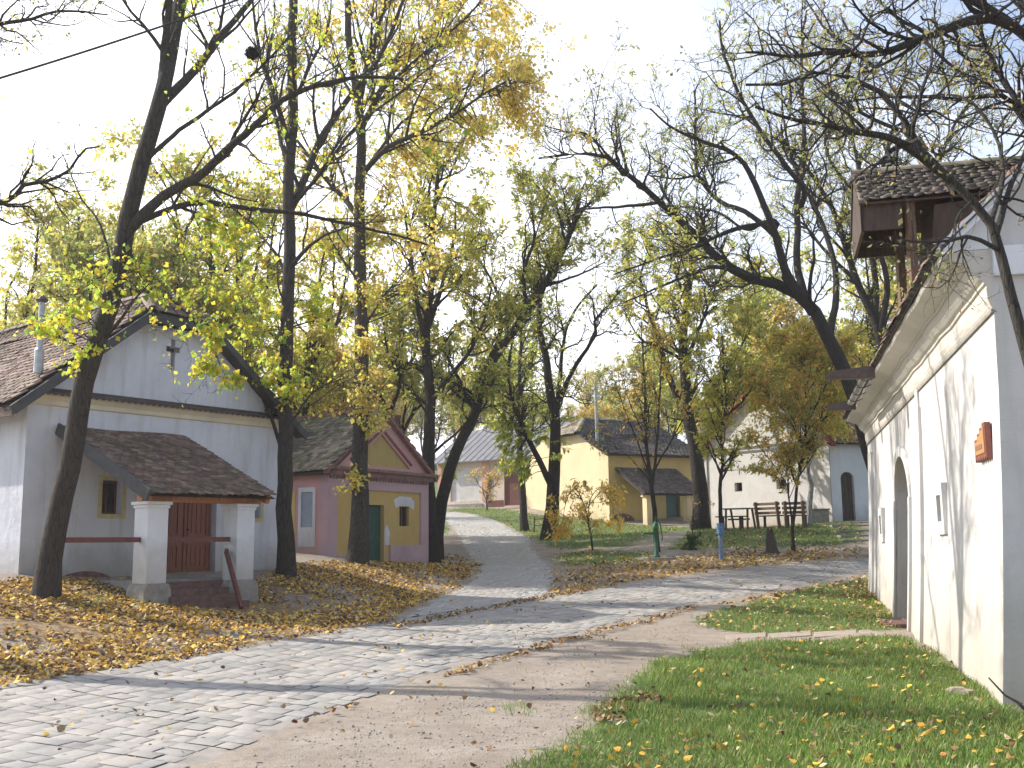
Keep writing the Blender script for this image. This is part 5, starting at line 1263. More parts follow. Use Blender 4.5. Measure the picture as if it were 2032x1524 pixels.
traced('locust_tree', 'twin stemmed locust leaning right over the lane', (866, 1108), 36, [
    ([(866, 1108), (868, 1040), (882, 970), (915, 880), (938, 830), (955, 760), (1000, 680), (1050, 610), (1090, 555), (1125, 480), (1150, 400)], .24, .07),
    ([(940, 830), (968, 740, .5), (1015, 665, .8), (1070, 590, 1), (1100, 520, 1.2), (1120, 440, 1.4)], .13, .04),
    ([(1050, 615), (1040, 540, -.5), (1060, 470, -1), (1050, 400, -1.3)], .09, .025), ([(1090, 555), (1150, 545, .5), (1200, 520, .9)], .06, .02),
    ([(1000, 680), (990, 600, .5), (960, 530, 1), (920, 470, 1.3)], .07, .02), ([(1130, 470), (1100, 400, 0), (1070, 360, .4)], .05, .02), ([(1140, 440), (1180, 390, .5), (1210, 370, .8)], .05, .02),
], 22, levels=LV(90, 720, 2400), leaf=[('c', 12000, dict(L=.16, Wd=.06, pal=LOC, droop=.5)), ('b', 2500, dict(L=.17, Wd=.065, pal=LOCY, droop=.5))])
traced('locust_tree', 'locust forking low beside the lane on the grass, brown trunk', (1090, 1068), 40, [
    ([(1090, 1068), (1095, 1010), (1100, 940), (1104, 860), (1094, 790), (1080, 700), (1070, 640), (1075, 560), (1090, 500)], .30, .05),
    ([(1106, 830), (1112, 740, .5), (1124, 650, .8), (1160, 590, 1), (1185, 565, 1.1)], .11, .03),
    ([(1108, 790), (1140, 730, -.4), (1184, 662, -.8), (1180, 640, -1), (1212, 600, -1.1), (1240, 570, -1.3), (1290, 540, -1.5)], .10, .02),
    ([(1092, 955), (1062, 900, -.5), (1040, 850, -1), (1015, 790, -1.3), (1010, 720, -1.5), (1020, 660, -1.6)], .13, .03),
    ([(1120, 660), (1105, 600, .4), (1110, 540, .6)], .05, .02),
], 23, levels=LV(60, 420, 1500, (.8, 2.2)), leaf=[('c', 3800, dict(L=.14, Wd=.05, pal=LOC, droop=.5)), ('k', 3000, dict(L=.16, Wd=.055, pal=LIME, droop=1.0))][:1] + [('clump', 2600, dict(L=.16, Wd=.055, pal=LIME, droop=1.2, t0=.5))],
    clumps=[(1010, 880, -1, .7, 16), (1030, 930, -1, .6, 14), (990, 930, -1, .5, 10), (1000, 840, -1, .5, 10), (1110, 900, -.4, .5, 6), (1060, 860, -.8, .6, 8)])
traced('locust_tree', 'slim tree with lime green leaves in front of the red gate', (1040, 1040), 50, [
    ([(1040, 1040), (1037, 980), (1032, 900), (1028, 800), (1035, 700), (1030, 600)], .20, .05), ([(1030, 860), (1000, 800, .5), (980, 740, .8)], .08, .02), ([(1030, 780), (1055, 720, .5), (1065, 640, .8)], .08, .02),
], 24, levels=LV(50, 350, 1100), leaf=[('c', 5200, dict(L=.15, Wd=.06, pal=LIME, droop=.9))])
traced('locust_tree', 'tall forked locust between the yellow house and the white house', (1392, 1050), 41, [
    ([(1392, 1050), (1386, 960), (1378, 880), (1366, 820), (1360, 750), (1354, 690), (1362, 620), (1372, 540), (1368, 470)], .33, .07),
    ([(1368, 830), (1340, 780, .5), (1320, 720, .8), (1302, 660, 1), (1282, 600, 1.2), (1272, 545, 1.3), (1290, 500, 1.4)], .15, .03),
    ([(1358, 720), (1385, 660, -.5), (1400, 620, -.8), (1420, 570, -1)], .10, .03), ([(1366, 600), (1340, 540, .5), (1320, 480, .9)], .07, .02), ([(1384, 900), (1420, 840, .5), (1450, 780, .9)], .06, .02),
], 25, levels=LV(75, 520, 1800), leaf=[('c', 10500, dict(L=.17, Wd=.065, pal=LOCY, droop=.5))])
# --- massive leaning locust behind the long house
traced('locust_tree', 'massive dark locust spreading left from behind the long white house', (1800, 1110), 31, [
    ([(1760, 1110), (1745, 960), (1720, 860), (1690, 765), (1660, 700), (1632, 650), (1590, 595), (1540, 565), (1490, 548), (1430, 520), (1390, 480), (1340, 430), (1290, 385), (1240, 345), (1200, 310), (1130, 305), (1070, 318)], .30, .03),
    ([(1600, 600), (1560, 540, -.6), (1535, 460, -1), (1500, 370, -1.3), (1460, 310, -1.6), (1390, 280, -2), (1330, 250, -2.2), (1290, 215, -2.4)], .15, .022),
    ([(1590, 600), (1582, 520, .6), (1580, 430, 1), (1592, 340, 1.3), (1598, 240, 1.6), (1590, 120, 1.8), (1600, 20, 2)], .125, .03),
    ([(1540, 470), (1480, 420, .4), (1430, 400, .8), (1385, 350, 1.1), (1380, 290, 1.3), (1378, 180, 1.5)], .10, .03),
    ([(1385, 350), (1340, 355, 0), (1290, 348, .4)], .05, .02), ([(1490, 548), (1420, 530, -.5), (1370, 545, -1), (1310, 570, -1.4), (1240, 600, -1.8)], .08, .02),
    ([(1540, 440), (1480, 450, -.7), (1420, 470, -1), (1380, 490, -1.3), (1300, 515, -1.7), (1220, 545, -2)], .09, .02),
    ([(1240, 345), (1230, 280, .5), (1225, 220, .8)], .05, .02), ([(1290, 385), (1230, 410, .5), (1160, 415, .9), (1130, 430, 1.2)], .06, .02),
    ([(1200, 310), (1170, 270, -.3), (1120, 260, -.6), (1080, 250, -.8)], .04, .015), ([(1598, 380), (1560, 330, -.5), (1490, 230, -1), (1440, 120, -1.4), (1430, 40, -1.6)], .10, .03),
    ([(1640, 660), (1660, 560, 1), (1640, 470, 1.5), (1600, 380, 2), (1560, 280, 2.3), (1550, 160, 2.5)], .12, .022),
    ([(1480, 455), (1420, 420, .5), (1350, 410, 1), (1290, 400, 1.2)], .05, .02),
], 26, levels=[('a', 'limbs', 190, (1.0, 3.2), dict(ang=(.5, 1.2), wig=.28, up=.10, npts=8, t0=.4, sides=5)), ('b', 'a', 1350, (.5, 1.6), dict(wig=.34, up=.06, npts=6)), ('c', 'b', 4300, (.2, .6), dict(npts=4, sides=3, wig=.35, rmin=.006))],
    leaf=[('c', 11000, dict(L=.12, Wd=.04, pal=LOC, droop=.4))])
traced('locust_tree', 'dark locust rising just left of the wooden loft canopy', (1830, 1080), 35, [
    ([(1830, 1080), (1800, 900), (1760, 760), (1735, 640), (1700, 560), (1670, 470), (1640, 390), (1600, 330), (1540, 280)], .25, .035),
    ([(1735, 640), (1736, 560, .6), (1725, 460, 1), (1715, 380, 1.3), (1690, 260, 1.6), (1680, 140, 1.8)], .12, .03),
    ([(1740, 660), (1760, 560, -.5), (1740, 440, -1), (1760, 300, -1.5), (1790, 180, -1.8), (1800, 60, -2)], .11, .025),
    ([(1690, 540), (1640, 500, .5), (1590, 440, 1), (1540, 400, 1.3)], .08, .02), ([(1780, 480), (1840, 360, 0), (1900, 240, .5), (1960, 140, .8)], .10, .03), ([(1700, 400), (1640, 300, 0), (1650, 200, .4), (1640, 80, .6)], .07, .02),
], 27, levels=LV(150, 1050, 3400), leaf=[('c', 9000, dict(L=.12, Wd=.04, pal=LOC, droop=.4)), ('b', 1500, dict(L=.12, Wd=.05, pal=ORA, droop=.4))])
# --- thin locust close by, bending in front of the long house gable
traced('locust_tree', 'slender locust arching in front of the gable of the long house', (2210, 1420), 7.2, [
    ([(2215, 1420), (2160, 1150), (2095, 880), (2032, 685), (2000, 560), (1972, 460), (1958, 425), (1905, 375), (1870, 340), (1820, 285), (1790, 230), (1740, 175), (1690, 152), (1610, 143), (1550, 168), (1480, 170)], .072, .010),
    ([(1870, 345), (1820, 305, -.2), (1770, 275, -.4), (1700, 262, -.6), (1620, 245, -.8), (1570, 235, -.9), (1500, 212, -1)], .035, .008),
    ([(1965, 440), (1995, 400, .2), (2010, 360, .3), (2035, 300, .5), (2060, 220, .6)], .025, .01),
    ([(1962, 460), (1925, 470, -.3), (1880, 478, -.4), (1820, 480, -.5), (1760, 470, -.6)], .018, .006),
    ([(1900, 372), (1900, 430, -.2), (1893, 480, -.3), (1870, 510, -.3)], .012, .004), ([(1800, 250), (1830, 180, .2), (1850, 110, .4), (1840, 40, .5)], .018, .006), ([(1790, 230), (1740, 240, .1), (1660, 190, .2), (1580, 120, .3), (1540, 60, .4)], .016, .005),
    ([(1960, 420), (1990, 330, .4), (1960, 240, .6), (1900, 190, .8), (1800, 195, 1)], .02, .006)],
    31, 'bark_pale', levels=[('a', 'upper', 90, (.3, .9), dict(ang=(.5, 1.2), wig=.3, up=.04, npts=7, t0=.1, sides=5, rmin=.004)), ('b', 'a', 420, (.12, .4), dict(wig=.35, up=.0, npts=5, rmin=.002, sides=3)), ('c', 'b', 900, (.05, .18), dict(npts=3, sides=3, wig=.3, rmin=.0012))],
    leaf=[('b', 620, dict(L=.040, Wd=.022, pal=MUT, droop=.5)), ('a', 90, dict(L=.042, Wd=.024, pal=MUT, droop=.5))], wob=.006)
traced('locust_tree', 'overhanging locust with big limbs entering at the upper right corner', (2500, 1300), 12, [
    ([(2560, 1300), (2480, 900), (2350, 500), (2220, 280), (2120, 150), (2032, 68), (1975, 28), (1900, -10), (1820, -50)], .16, .045),
    ([(1995, 45), (1960, 36, -.3), (1900, 48, -.5), (1840, 75, -.7), (1790, 90, -.9), (1730, 108, -1), (1650, 108, -1.2), (1560, 112, -1.5), (1480, 105, -1.7)], .07, .012),
    ([(2130, 170), (2060, 235, .3), (2010, 190, .5), (1985, 150, .7), (1960, 100, .9), (1930, 20, 1)], .05, .02),
    ([(2200, 270), (2100, 330, .3), (2032, 240, .5), (1990, 190, .6), (1900, 200, .8), (1830, 190, .9), (1740, 195, 1), (1650, 205, 1.2)], .05, .01),
    ([(1780, 92), (1740, 130, 0), (1700, 180, .2), (1660, 250, .4)], .02, .008), ([(2080, 110), (2040, 30, .4), (2010, -30, .6)], .06, .03), ([(1700, 108), (1640, 60, .3), (1600, 0, .5)], .025, .01),
], 32, levels=[('a', 'upper', 110, (.5, 1.6), dict(ang=(.5, 1.2), wig=.3, up=.03, npts=7, t0=.1, sides=5, rmin=.004)), ('b', 'a', 460, (.25, .7), dict(wig=.35, up=.0, npts=5, rmin=.003, sides=3)), ('c', 'b', 1200, (.1, .3), dict(npts=3, sides=3, wig=.3, rmin=.002))],
    leaf=[('c', 2300, dict(L=.050, Wd=.025, pal=MUT, droop=.5)), ('b', 350, dict(L=.055, Wd=.028, pal=MUT, droop=.5))])
# --- tree outside the left edge whose boughs come into the picture
traced('locust_tree', 'twisting bare boughs reaching in from a tree beyond the left edge', (-420, 1190), 15, [
    ([(-420, 1190), (-400, 900), (-360, 600), (-330, 380), (-300, 150), (-280, -100)], .3, .12),
    ([(-350, 560), (-200, 470), (-80, 420, -.3), (0, 398, -.4), (22, 400, -.4), (46, 368, -.5), (90, 362, -.6), (142, 336, -.7), (165, 300, -.7), (195, 290, -.8)], .08, .012),
    ([(-320, 300), (-180, 120), (-60, 60, -.2), (0, 44, -.3), (60, 36, -.4), (110, 22, -.5), (160, 24, -.5), (215, 30, -.6)], .07, .01),
    ([(-300, 200), (-180, 60), (-80, 10, .3), (0, -10, .4), (60, 0, .5)], .05, .01),
], 33, levels=[('a', 'upper', 70, (.4, 1.3), dict(ang=(.5, 1.2), wig=.3, up=.04, npts=7, t0=.3, sides=5, rmin=.004)), ('b', 'a', 350, (.2, .6), dict(wig=.35, up=.0, npts=5, rmin=.003, sides=3)), ('c', 'b', 900, (.1, .3), dict(npts=3, sides=3, wig=.3, rmin=.002))],
    leaf=[('c', 900, dict(L=.06, Wd=.03, pal=LOC, droop=.5))])

# --- young trees
def SL(n1=30, n2=160, n3=500, l1=(.5, 1.3), l2=(.25, .7), l3=(.12, .35), up=.1):
    return [('a', 'limbs', n1, l1, dict(ang=(.4, 1.0), wig=.18, up=up, npts=6, t0=.3)), ('b', 'a', n2, l2, dict(wig=.25, up=.04, npts=5)), ('c', 'b', n3, l3, dict(npts=3, sides=3, wig=.3, rmin=.004))]
traced('young_tree', 'small golden weeping tree on the grass island', (1176, 1090), 34.5, [
    ([(1176, 1090), (1170, 1050), (1163, 1015), (1152, 985), (1140, 965)], .035, .015), ([(1172, 1085), (1168, 1030), (1172, 990), (1190, 965)], .025, .01), ([(1155, 990), (1135, 975), (1122, 1000), (1115, 1050)], .015, .006), ([(1170, 1000), (1195, 975), (1212, 995), (1220, 1030)], .015, .006)],
    41, levels=SL(34, 160, 400, (.35, .8), (.2, .5), (.1, .25), -.05), leaf=[('c', 1500, dict(L=.12, Wd=.045, jit=.06, pal=[(.95, .66, .10), (.95, .72, .14), (.85, .52, .08)], droop=1.2)), ('b', 600, dict(L=.12, Wd=.045, jit=.08, pal=[(.95, .66, .10), (.95, .74, .16)], droop=1.4))])
traced('young_tree', 'multi stemmed young tree with sparse orange leaves behind the green pump', (1303, 1088), 33, [
    ([(1306, 1088), (1300, 1020), (1292, 960), (1284, 900), (1280, 800), (1276, 700), (1272, 640)], .09, .015),
    ([(1294, 960), (1304, 880), (1308, 800), (1312, 720), (1320, 660)], .05, .012), ([(1290, 940), (1262, 870, .2), (1235, 800, .4), (1215, 745, .5)], .03, .008), ([(1298, 930), (1340, 860, -.2), (1372, 800, -.3), (1395, 760, -.4)], .03, .008), ([(1283, 860), (1250, 800, -.3), (1232, 740, -.4)], .02, .006), ([(1292, 950), (1240, 900, .2), (1180, 870, .3)], .018, .006)],
    42, levels=SL(70, 350, 900, (.5, 1.5)), leaf=[('c', 1500, dict(L=.12, Wd=.055, pal=ORA, droop=.6)), ('b', 400, dict(L=.12, Wd=.05, pal=LOCY, droop=.6))])
traced('young_tree', 'slim olive leaved young tree right behind the blue standpipe', (1429, 1048), 33, [
    ([(1430, 1060), (1430, 980), (1434, 900), (1430, 860), (1440, 800), (1436, 730), (1430, 650)], .075, .015), ([(1431, 880), (1420, 840, .2), (1416, 800, .3)], .02, .008), ([(1438, 820), (1470, 800, .3), (1500, 760, .6), (1540, 740, .8)], .03, .01), ([(1438, 790), (1400, 740, -.3), (1380, 690, -.5)], .03, .008), ([(1437, 740), (1470, 690, .3), (1490, 640, .5)], .03, .008)],
    43, levels=SL(80, 480, 1500, (.6, 1.9)), leaf=[('c', 8500, dict(L=.13, Wd=.05, pal=LOC + LOCY, droop=.6))])
traced('young_tree', 'spreading young tree with olive and rust leaves before the benches', (1573, 1095), 33, [
    ([(1573, 1095), (1574, 1045), (1580, 990), (1588, 930), (1596, 870), (1600, 800), (1598, 720), (1602, 650)], .06, .012), ([(1573, 1045), (1566, 990), (1560, 960), (1540, 930), (1518, 900)], .035, .008), ([(1592, 900), (1620, 850, .3), (1660, 800, .6), (1690, 770, .8)], .03, .008), ([(1594, 880), (1560, 820, -.3), (1520, 780, -.5)], .03, .008), ([(1600, 840), (1640, 760, -.3), (1660, 700, -.4)], .025, .008)],
    44, levels=SL(110, 620, 2000, (.7, 2.2)), clumps=[(1500, 790, 0, .5, 10), (1560, 730, .3, .6, 12), (1620, 700, 0, .6, 12), (1660, 780, -.3, .5, 10), (1480, 850, 0, .4, 8), (1540, 840, .2, .5, 10), (1600, 650, .2, .6, 10), (1530, 660, .4, .6, 10), (1480, 730, .4, .5, 8), (1670, 860, 0, .4, 7)], leaf=[('clump', 6500, dict(L=.13, Wd=.055, pal=ORA + LOCY, droop=.6, t0=.5, jit=.12))] + [('c', 9000, dict(L=.13, Wd=.05, pal=ORA + LOC, droop=.6)), ('b', 4200, dict(L=.13, Wd=.05, pal=ORA, droop=.6))])
traced('birch_tree', 'slim white barked birch against the wall beside the benches', (1604, 1044), 38.6, [
    ([(1606, 1046), (1607, 1000), (1611, 960), (1602, 940), (1606, 890), (1612, 840), (1622, 760), (1630, 680)], .11, .03), ([(1610, 850), (1570, 790, .3), (1540, 740, .4)], .03, .01), ([(1614, 820), (1660, 760, -.3), (1680, 700, -.4)], .03, .01), ([(1606, 900), (1640, 850, .3), (1660, 800, .4)], .03, .01)],
    45, 'bark_birch', levels=SL(80, 500, 1500, (.7, 1.8)), leaf=[('c', 8500, dict(L=.12, Wd=.05, pal=ORA + LOCY, droop=.6))])
traced('sapling', 'thin bare sapling with a leafy tuft at its foot', (1374, 1088), 33.5, [([(1374, 1088), (1374, 1050), (1376, 1020), (1372, 985)], .016, .006), ([(1375, 1030), (1390, 1010), (1410, 990)], .008, .003)],
    46, levels=SL(8, 20, 40, (.2, .4), (.1, .2), (.08, .15)), leaf=[('c', 40, dict(L=.08, Wd=.04, pal=ORA, droop=.5))])
traced('shrub', 'low green tuft of leaves at the foot of the sapling', (1372, 1090), 33.2, [([(1372, 1090), (1371, 1080), (1370, 1074)], .01, .004), ([(1376, 1088), (1382, 1078), (1388, 1074)], .008, .003)],
    47, cat='shrub', levels=[('a', 'limbs', 40, (.15, .4), dict(ang=(.4, 1.2), wig=.2, up=.1, npts=4, t0=.0, rmin=.003)), ('c', 'a', 120, (.1, .25), dict(npts=3, sides=3, rmin=.002))], leaf=[('c', 700, dict(L=.1, Wd=.05, pal=[(.08, .14, .03), (.12, .2, .04)], droop=.1))])
traced('young_tree', 'small bare fruit tree in front of the farmhouse wall', (966, 1005), 65, [([(966, 1006), (966, 985), (968, 970), (972, 955)], .07, .03), ([(967, 978), (950, 962), (945, 950)], .03, .01), ([(968, 975), (985, 960), (990, 948)], .03, .01)],
    48, 'bark_grey', levels=SL(40, 200, 500, (.5, 1.2)), leaf=[('c', 900, dict(L=.12, Wd=.05, pal=ORA, droop=.3))])
# mistletoe / nest ball
c = P(500, 106, 16.6)
def nest():
    s = Skel(5); n = 300; r = s.r; d = nrm(r.normal(0, 1, (n, 3))); q = c + d * r.uniform(.02, .10, (n, 1)); t = nrm(np.cross(d, r.normal(0, 1, (n, 3)))); Q = np.stack([q - t * .1, q, q + t * .1 - d * .02], 1); s.tubes.append((Q, np.full((n, 3), .004), 3))
    V = []; 
    o = bpy.data.objects
    R_ = None
    Vs = []; 
    s2 = root('bird_nest', c, 'dark twiggy bird nest high in the crossing poplar boughs', 'nest'); s.build(s2, M['bark'], M['leaf'])
    for ch in s2.children: ch.name = 'twig_ball'
nest()

# ---------------------------------------------------------------- background trees: prototypes, copied
def proto(seed, kind):
    s = Skel(seed); r = s.r
    spec = {'tall': (11, .16, 5, LOCY, 6400, .135), 'olive': (10, .17, 6, LOC, 6400, .135), 'bare': (11, .11, 5, ORA, 1500, .13), 'orange': (9, .14, 6, ORA, 8500, .13), 'thin': (12, .12, 4, LOCY, 3800, .13)}[kind]
    H, r0, nl, pal, nleaf, ls = spec
    limbs = []
    tr = [A(0, 0, -.4), A(0, 0, .3)]
    d = A(r.normal(0, .08), r.normal(0, .08), 1); p = A(0, 0, .3)
    for k in range(7): d = nrm(d + r.normal(0, .12, 3) * A(1, 1, .2) + A(0, 0, .15)); p = p + d * H / 7.5; tr.append(p)
    limbs.append((tr, r0 * 1.2, .03)); T = resample(tr, 30)
    for k in range(nl):
        i = r.integers(7, 20); a = T[i]; an = r.uniform(0, 2 * math.pi); dd = nrm(A(math.cos(an), math.sin(an), r.uniform(.7, 1.6))); pts = [a]
        Lb = H * r.uniform(.3, .55)
        for j in range(5): dd = nrm(dd + r.normal(0, .22, 3) + A(0, 0, .12)); pts.append(pts[-1] + dd * Lb / 5)
        limbs.append((pts, r0 * .55, .02))
    par = s.limb_set(limbs, n=18, wob=.01)
    a = s.spawn(par, 60, (1.0, 2.6), t0=.35, ang=(.4, 1.1), wig=.25, up=.1, npts=6, sides=4); b = s.spawn(a, 360, (.5, 1.4), wig=.3, up=.05, npts=5, sides=3); c_ = s.spawn(b, 1300, (.25, .7), npts=3, sides=3, wig=.3, rmin=.006)
    cz = lambda pos: np.clip(.25 + 1.5 * fracn(pos[:, 0] * 1.0 + 5, pos[:, 2] + pos[:, 1] * .5, .55, seed), 0, 1) ** 1.5
    s.leaves(c_, int(nleaf * 1.7), L=ls * 1.35, Wd=ls * .6, jit=.09, pal=pal, droop=.4, keep=cz)
    return s
BG = {}
NAMES = {'tall': ('acacia_tree', 'yellow green'), 'olive': ('acacia_tree', 'olive leaved'), 'bare': ('bare_tree', 'nearly bare grey'), 'orange': ('autumn_tree', 'rusty orange'), 'thin': ('thin_tree', 'thin half bare')}
def place(kind, px, Y, sc, rz, label, group=None):
    r = ray(px, 1080); x = r[0] * Y; z = float(gz(x, Y))
    if kind not in BG:
        R_ = root(NAMES[kind][0], (0, 0, 0), 'x', 'tree'); proto({'tall': 3, 'olive': 4, 'bare': 5, 'orange': 6, 'thin': 8}[kind], kind).build(R_, M['bark' if kind in ('tall', 'olive') else 'bark_grey'], M['leaf']); BG[kind] = R_; o = R_
    else:
        o = BG[kind].copy(); COL.objects.link(o)
        for ch in BG[kind].children: c2 = ch.copy(); COL.objects.link(c2); c2.parent = o
    o.location = (x, Y, z); o.scale = (sc, sc, sc); o.rotation_euler = (0, 0, rz); o['label'] = label; o['category'] = 'tree'
    if group: o['group'] = group
    elif 'group' in o: del o['group']
named = [
    ('tall', 20, 36, 1.0, 'yellow green tree above the far left end of the left house roof'), ('olive', 150, 34, 1.02, 'olive leaved tree rising behind the flue pipe of the left house'),
    ('olive', 300, 33, 1.0, 'olive leaved tree directly behind the left house hip roof'), ('tall', 420, 36, 1.15, 'yellow green tree behind the right slope of the left house roof'),
    ('tall', 500, 38, 1.2, 'dense yellow green tree just left of the straight dark poplar'), ('tall', 640, 40, 1.1, 'yellow green tree between the straight poplar and the golden poplar'),
    ('orange', 690, 46, 1.0, 'rusty orange tree behind the ridge of the pink house'), ('olive', 775, 44, 1.1, 'olive leaved tree just right of the golden poplar trunk'),
    ('tall', 945, 84, 1.3, 'yellow green tree behind the grey farmhouse roof'), ('olive', 1010, 78, 1.2, 'olive tree behind the right end of the farmhouse roof'),
    ('orange', 1280, 70, 1.0, 'rusty orange tree behind the yellow house roof'), ('olive', 1350, 66, 1.15, 'olive tree behind the right end of the yellow house roof'),
    ('tall', 1470, 54, 1.2, 'yellow green tree behind the apex of the white house gable'), ('olive', 1560, 50, 1.2, 'olive tree behind the right roof slope of the white house'),
    ('orange', 1640, 47, 1.05, 'rusty orange tree above the arched entrance wing'), ('tall', 1730, 50, 1.25, 'yellow green tree behind the far end of the long white house'),
    ('thin', 240, 45, 1.05, 'thin half bare tree behind the left house chimney side'), ('thin', 60, 48, 1.1, 'thin half bare tree at the far left behind the roof'),
    ('orange', 1600, 43.5, .62, 'short rusty tree growing over the entrance wing wall'), ('bare', 1850, 45, 1.3, 'bare grey tree above the long house roof'), ('olive', 1950, 40, 1.3, 'olive tree behind the long house ridge')]
rr_ = np.random.default_rng(99)
for k, px, Y, sc, lb in named: place(k, px, Y, sc, rr_.uniform(0, 6.28), lb)
kinds = ['bare', 'orange', 'bare', 'tall', 'thin', 'bare', 'olive']
for i in range(46):
    px = 560 + i * 26 + rr_.uniform(-14, 14); Y = rr_.uniform(92, 125); k = kinds[i % 7]; sc = rr_.uniform(.75, 1.1)
    place(k, px, Y, sc, rr_.uniform(0, 6.28), NAMES[k][1] + ' tree in the far wood on the rise behind the houses', 'trees of the far wood on the rise')
for i in range(12):
    px = -150 + i * 60 + rr_.uniform(-20, 20); Y = rr_.uniform(60, 85); k = kinds[(i * 3) % 7]
    place(k, px, Y, rr_.uniform(.9, 1.1), rr_.uniform(0, 6.28), NAMES[k][1] + ' tree on the slope far behind the left house', 'trees on the slope behind the left house')

# ---------------------------------------------------------------- grass and fallen leaves
def scatter(poly, dens, rng, soft=.2, falloff=None, bare=False, holes=()):
    lo = poly[:, :2].min(0) - .5; hi = poly[:, :2].max(0) + .5; n = int((hi - lo).prod() * dens)
    x = rng.uniform(lo[0], hi[0], n); y = rng.uniform(lo[1], hi[1], n)
    if falloff: k = rng.random(n) < falloff(y); x = x[k]; y = y[k]
    m = mask(x, y, poly, soft) + (fracn(x, y, 2.2, 9) - .5) * .7 > rng.random(len(x)) * .5 + .25
    if bare: m &= rng.random(len(x)) < np.clip(2.6 * (fracn(x, y, .55, 31) * .6 + fracn(x, y, 1.6, 32) * .4 - .25) + .5, .2, 1)
    for q in holes: m &= rng.random(len(x)) > .93 * mask(x, y, q, .2)
    return x[m], y[m]
rg = np.random.default_rng(77)
def nearfrustum(x, y): return np.abs(x) < y * .55 + 1
GV = []; GC = []
for pl, dens, hgt, fall in [(g_front, 2600, .055, lambda y: np.clip((11 / y) ** 1.6, 0, 1)), (g_mid, 700, .055, None), (g_far, 90, .07, None), (g_isl, 120, .06, None), (g_bank, 130, .07, None), (g_left, 80, .06, None), (g_bl, 250, .05, None)]:
    x, y = scatter(pl, dens, rg, .25, fall); k = nearfrustum(x, y) & (rg.random(len(x)) < np.clip(.25 + 1.3 * (.5 * fracn(x, y, 1.1, 41) + .5 * fracn(x, y, 3.7, 42)), .15, 1)); x = x[k]; y = y[k]; n = len(x)
    z = gz(x, y) + (fracn(x, y, 1.3, 1) - .5) * .05 - .01; base = np.stack([x, y, z], 1); sc = np.clip(y / 14, .8, 3)[:, None]
    an = rg.uniform(0, 2 * math.pi, n); dr = np.stack([np.cos(an), np.sin(an), np.zeros(n)], 1); lean = rg.uniform(.1, .9, (n, 1)) * hgt; h = rg.uniform(.35, 1.7, (n, 1)) * hgt * (.7 + .6 * fracn(x, y, 1.7, 12)[:, None])
    sd = np.stack([-np.sin(an), np.cos(an), np.zeros(n)], 1) * .0035 * sc; up_ = A(0, 0, 1)
    GV.append(np.stack([base - sd, base + sd, base + sd * .8 + dr * lean * .4 + up_ * h * .6, base - sd * .0 + dr * lean + up_ * h], 1).reshape(-1, 3))
    pal = np.array([(.11, .20, .03), (.16, .26, .04), (.22, .30, .055), (.32, .32, .09), (.40, .33, .16)]); w = np.array([.3, .3, .22, .12, .06]); c_ = pal[rg.choice(5, n, p=w)] * rg.uniform(.7, 1.3, (n, 1)); c_ = c_ * (.75 + .5 * fracn(x, y, .9, 21)[:, None])
    GC.append(c_)
V = np.vstack(GV); tag(mesh_np('grass', V, np.arange(len(V)).reshape(-1, 4), M['grassm'], cols=np.vstack(GC)), 'short green grass with trodden edges', 'grass', kind='stuff')
print('grass blades', len(V) // 4)
LVv = []; LC = []
PL_B = np.array([(.16, .075, .035), (.28, .14, .05), (.60, .36, .05), (.80, .52, .06), (.62, .50, .26), (.38, .25, .12), (.10, .055, .03), (.72, .38, .05)])
BARE = [GP((-60, 1225), (60, 1228), (150, 1240), (215, 1262), (150, 1268), (0, 1250), (-60, 1245)), GP((335, 1198), (480, 1192), (600, 1196), (630, 1212), (520, 1222), (400, 1214)), GP((515, 1160), (560, 1165), (620, 1195), (540, 1192))]
def litter(poly, dens, size, pw, soft=.3, fall=None, curl=.5, zoff=.012, bare=False, holes=()):
    x, y = scatter(poly, dens, rg, soft, fall, bare, holes); k = nearfrustum(x, y); x = x[k]; y = y[k]; n = len(x)
    if n == 0: return
    z = gz(x, y) + (fracn(x, y, 1.3, 1) - .5) * .05 + zoff + rg.uniform(0, .02, n); c0 = np.stack([x, y, z], 1)
    nn = nrm(rg.normal(0, 1, (n, 3)) * A(.55, .55, .2) + A(0, 0, 1)); ax = nrm(np.cross(nn, rg.normal(0, 1, (n, 3)))); sd = np.cross(nn, ax); l = size * rg.uniform(.6, 1.3, (n, 1)); w = l * rg.uniform(.35, .55, (n, 1)); cu = nn * l * rg.uniform(0, curl, (n, 1))
    LVv.append(np.stack([c0 - ax * l * .42 + cu * .4, c0 - ax * l * .2 + sd * w * .9 + cu * .3, c0 + ax * l * .2 + sd * w * .7 + cu * .2, c0 + ax * l * .58 + cu * .7, c0 + ax * l * .15 - sd * w * .75 + cu * .1, c0 - ax * l * .25 - sd * w * .85], 1).reshape(-1, 3))
    p = np.array(pw, float); p /= p.sum(); LC.append(PL_B[rg.choice(8, n, p=p)] * rg.uniform(.75, 1.25, (n, 1)))
litter(l_bank, 340, .07, (2.5, 3, 4.5, 5, 3.2, 2.5, 2, 2), .3, lambda y: np.clip((16 / y) ** 1.3, 0, 1), bare=True, holes=BARE)
litter(l_isl, 60, .09, (2, 2, 3, 2, 4, 3, .6, 1), .5); litter(l_bank2, 22, .09, (2, 3, 1, .5, 3, 3, 1, 1), .6); litter(l_right, 90, .07, (3, 3, 1, .5, 2, 3, 2, .5), .3); litter(l_strip, 60, .09, (2, 3, 1, 1, 3, 3, 1, 1), .4)
litter(l_wall, 70, .06, (3, 3, 1, .5, 3, 3, 1, .5), .3); litter(g_front, 15, .058, (3, 3, 2, 1.4, 2, 2, .8, 3), .2, zoff=.035); litter(g_mid, 30, .07, (2, 2, 1, 1, 4, 2, .5, 1), .2, zoff=.035)
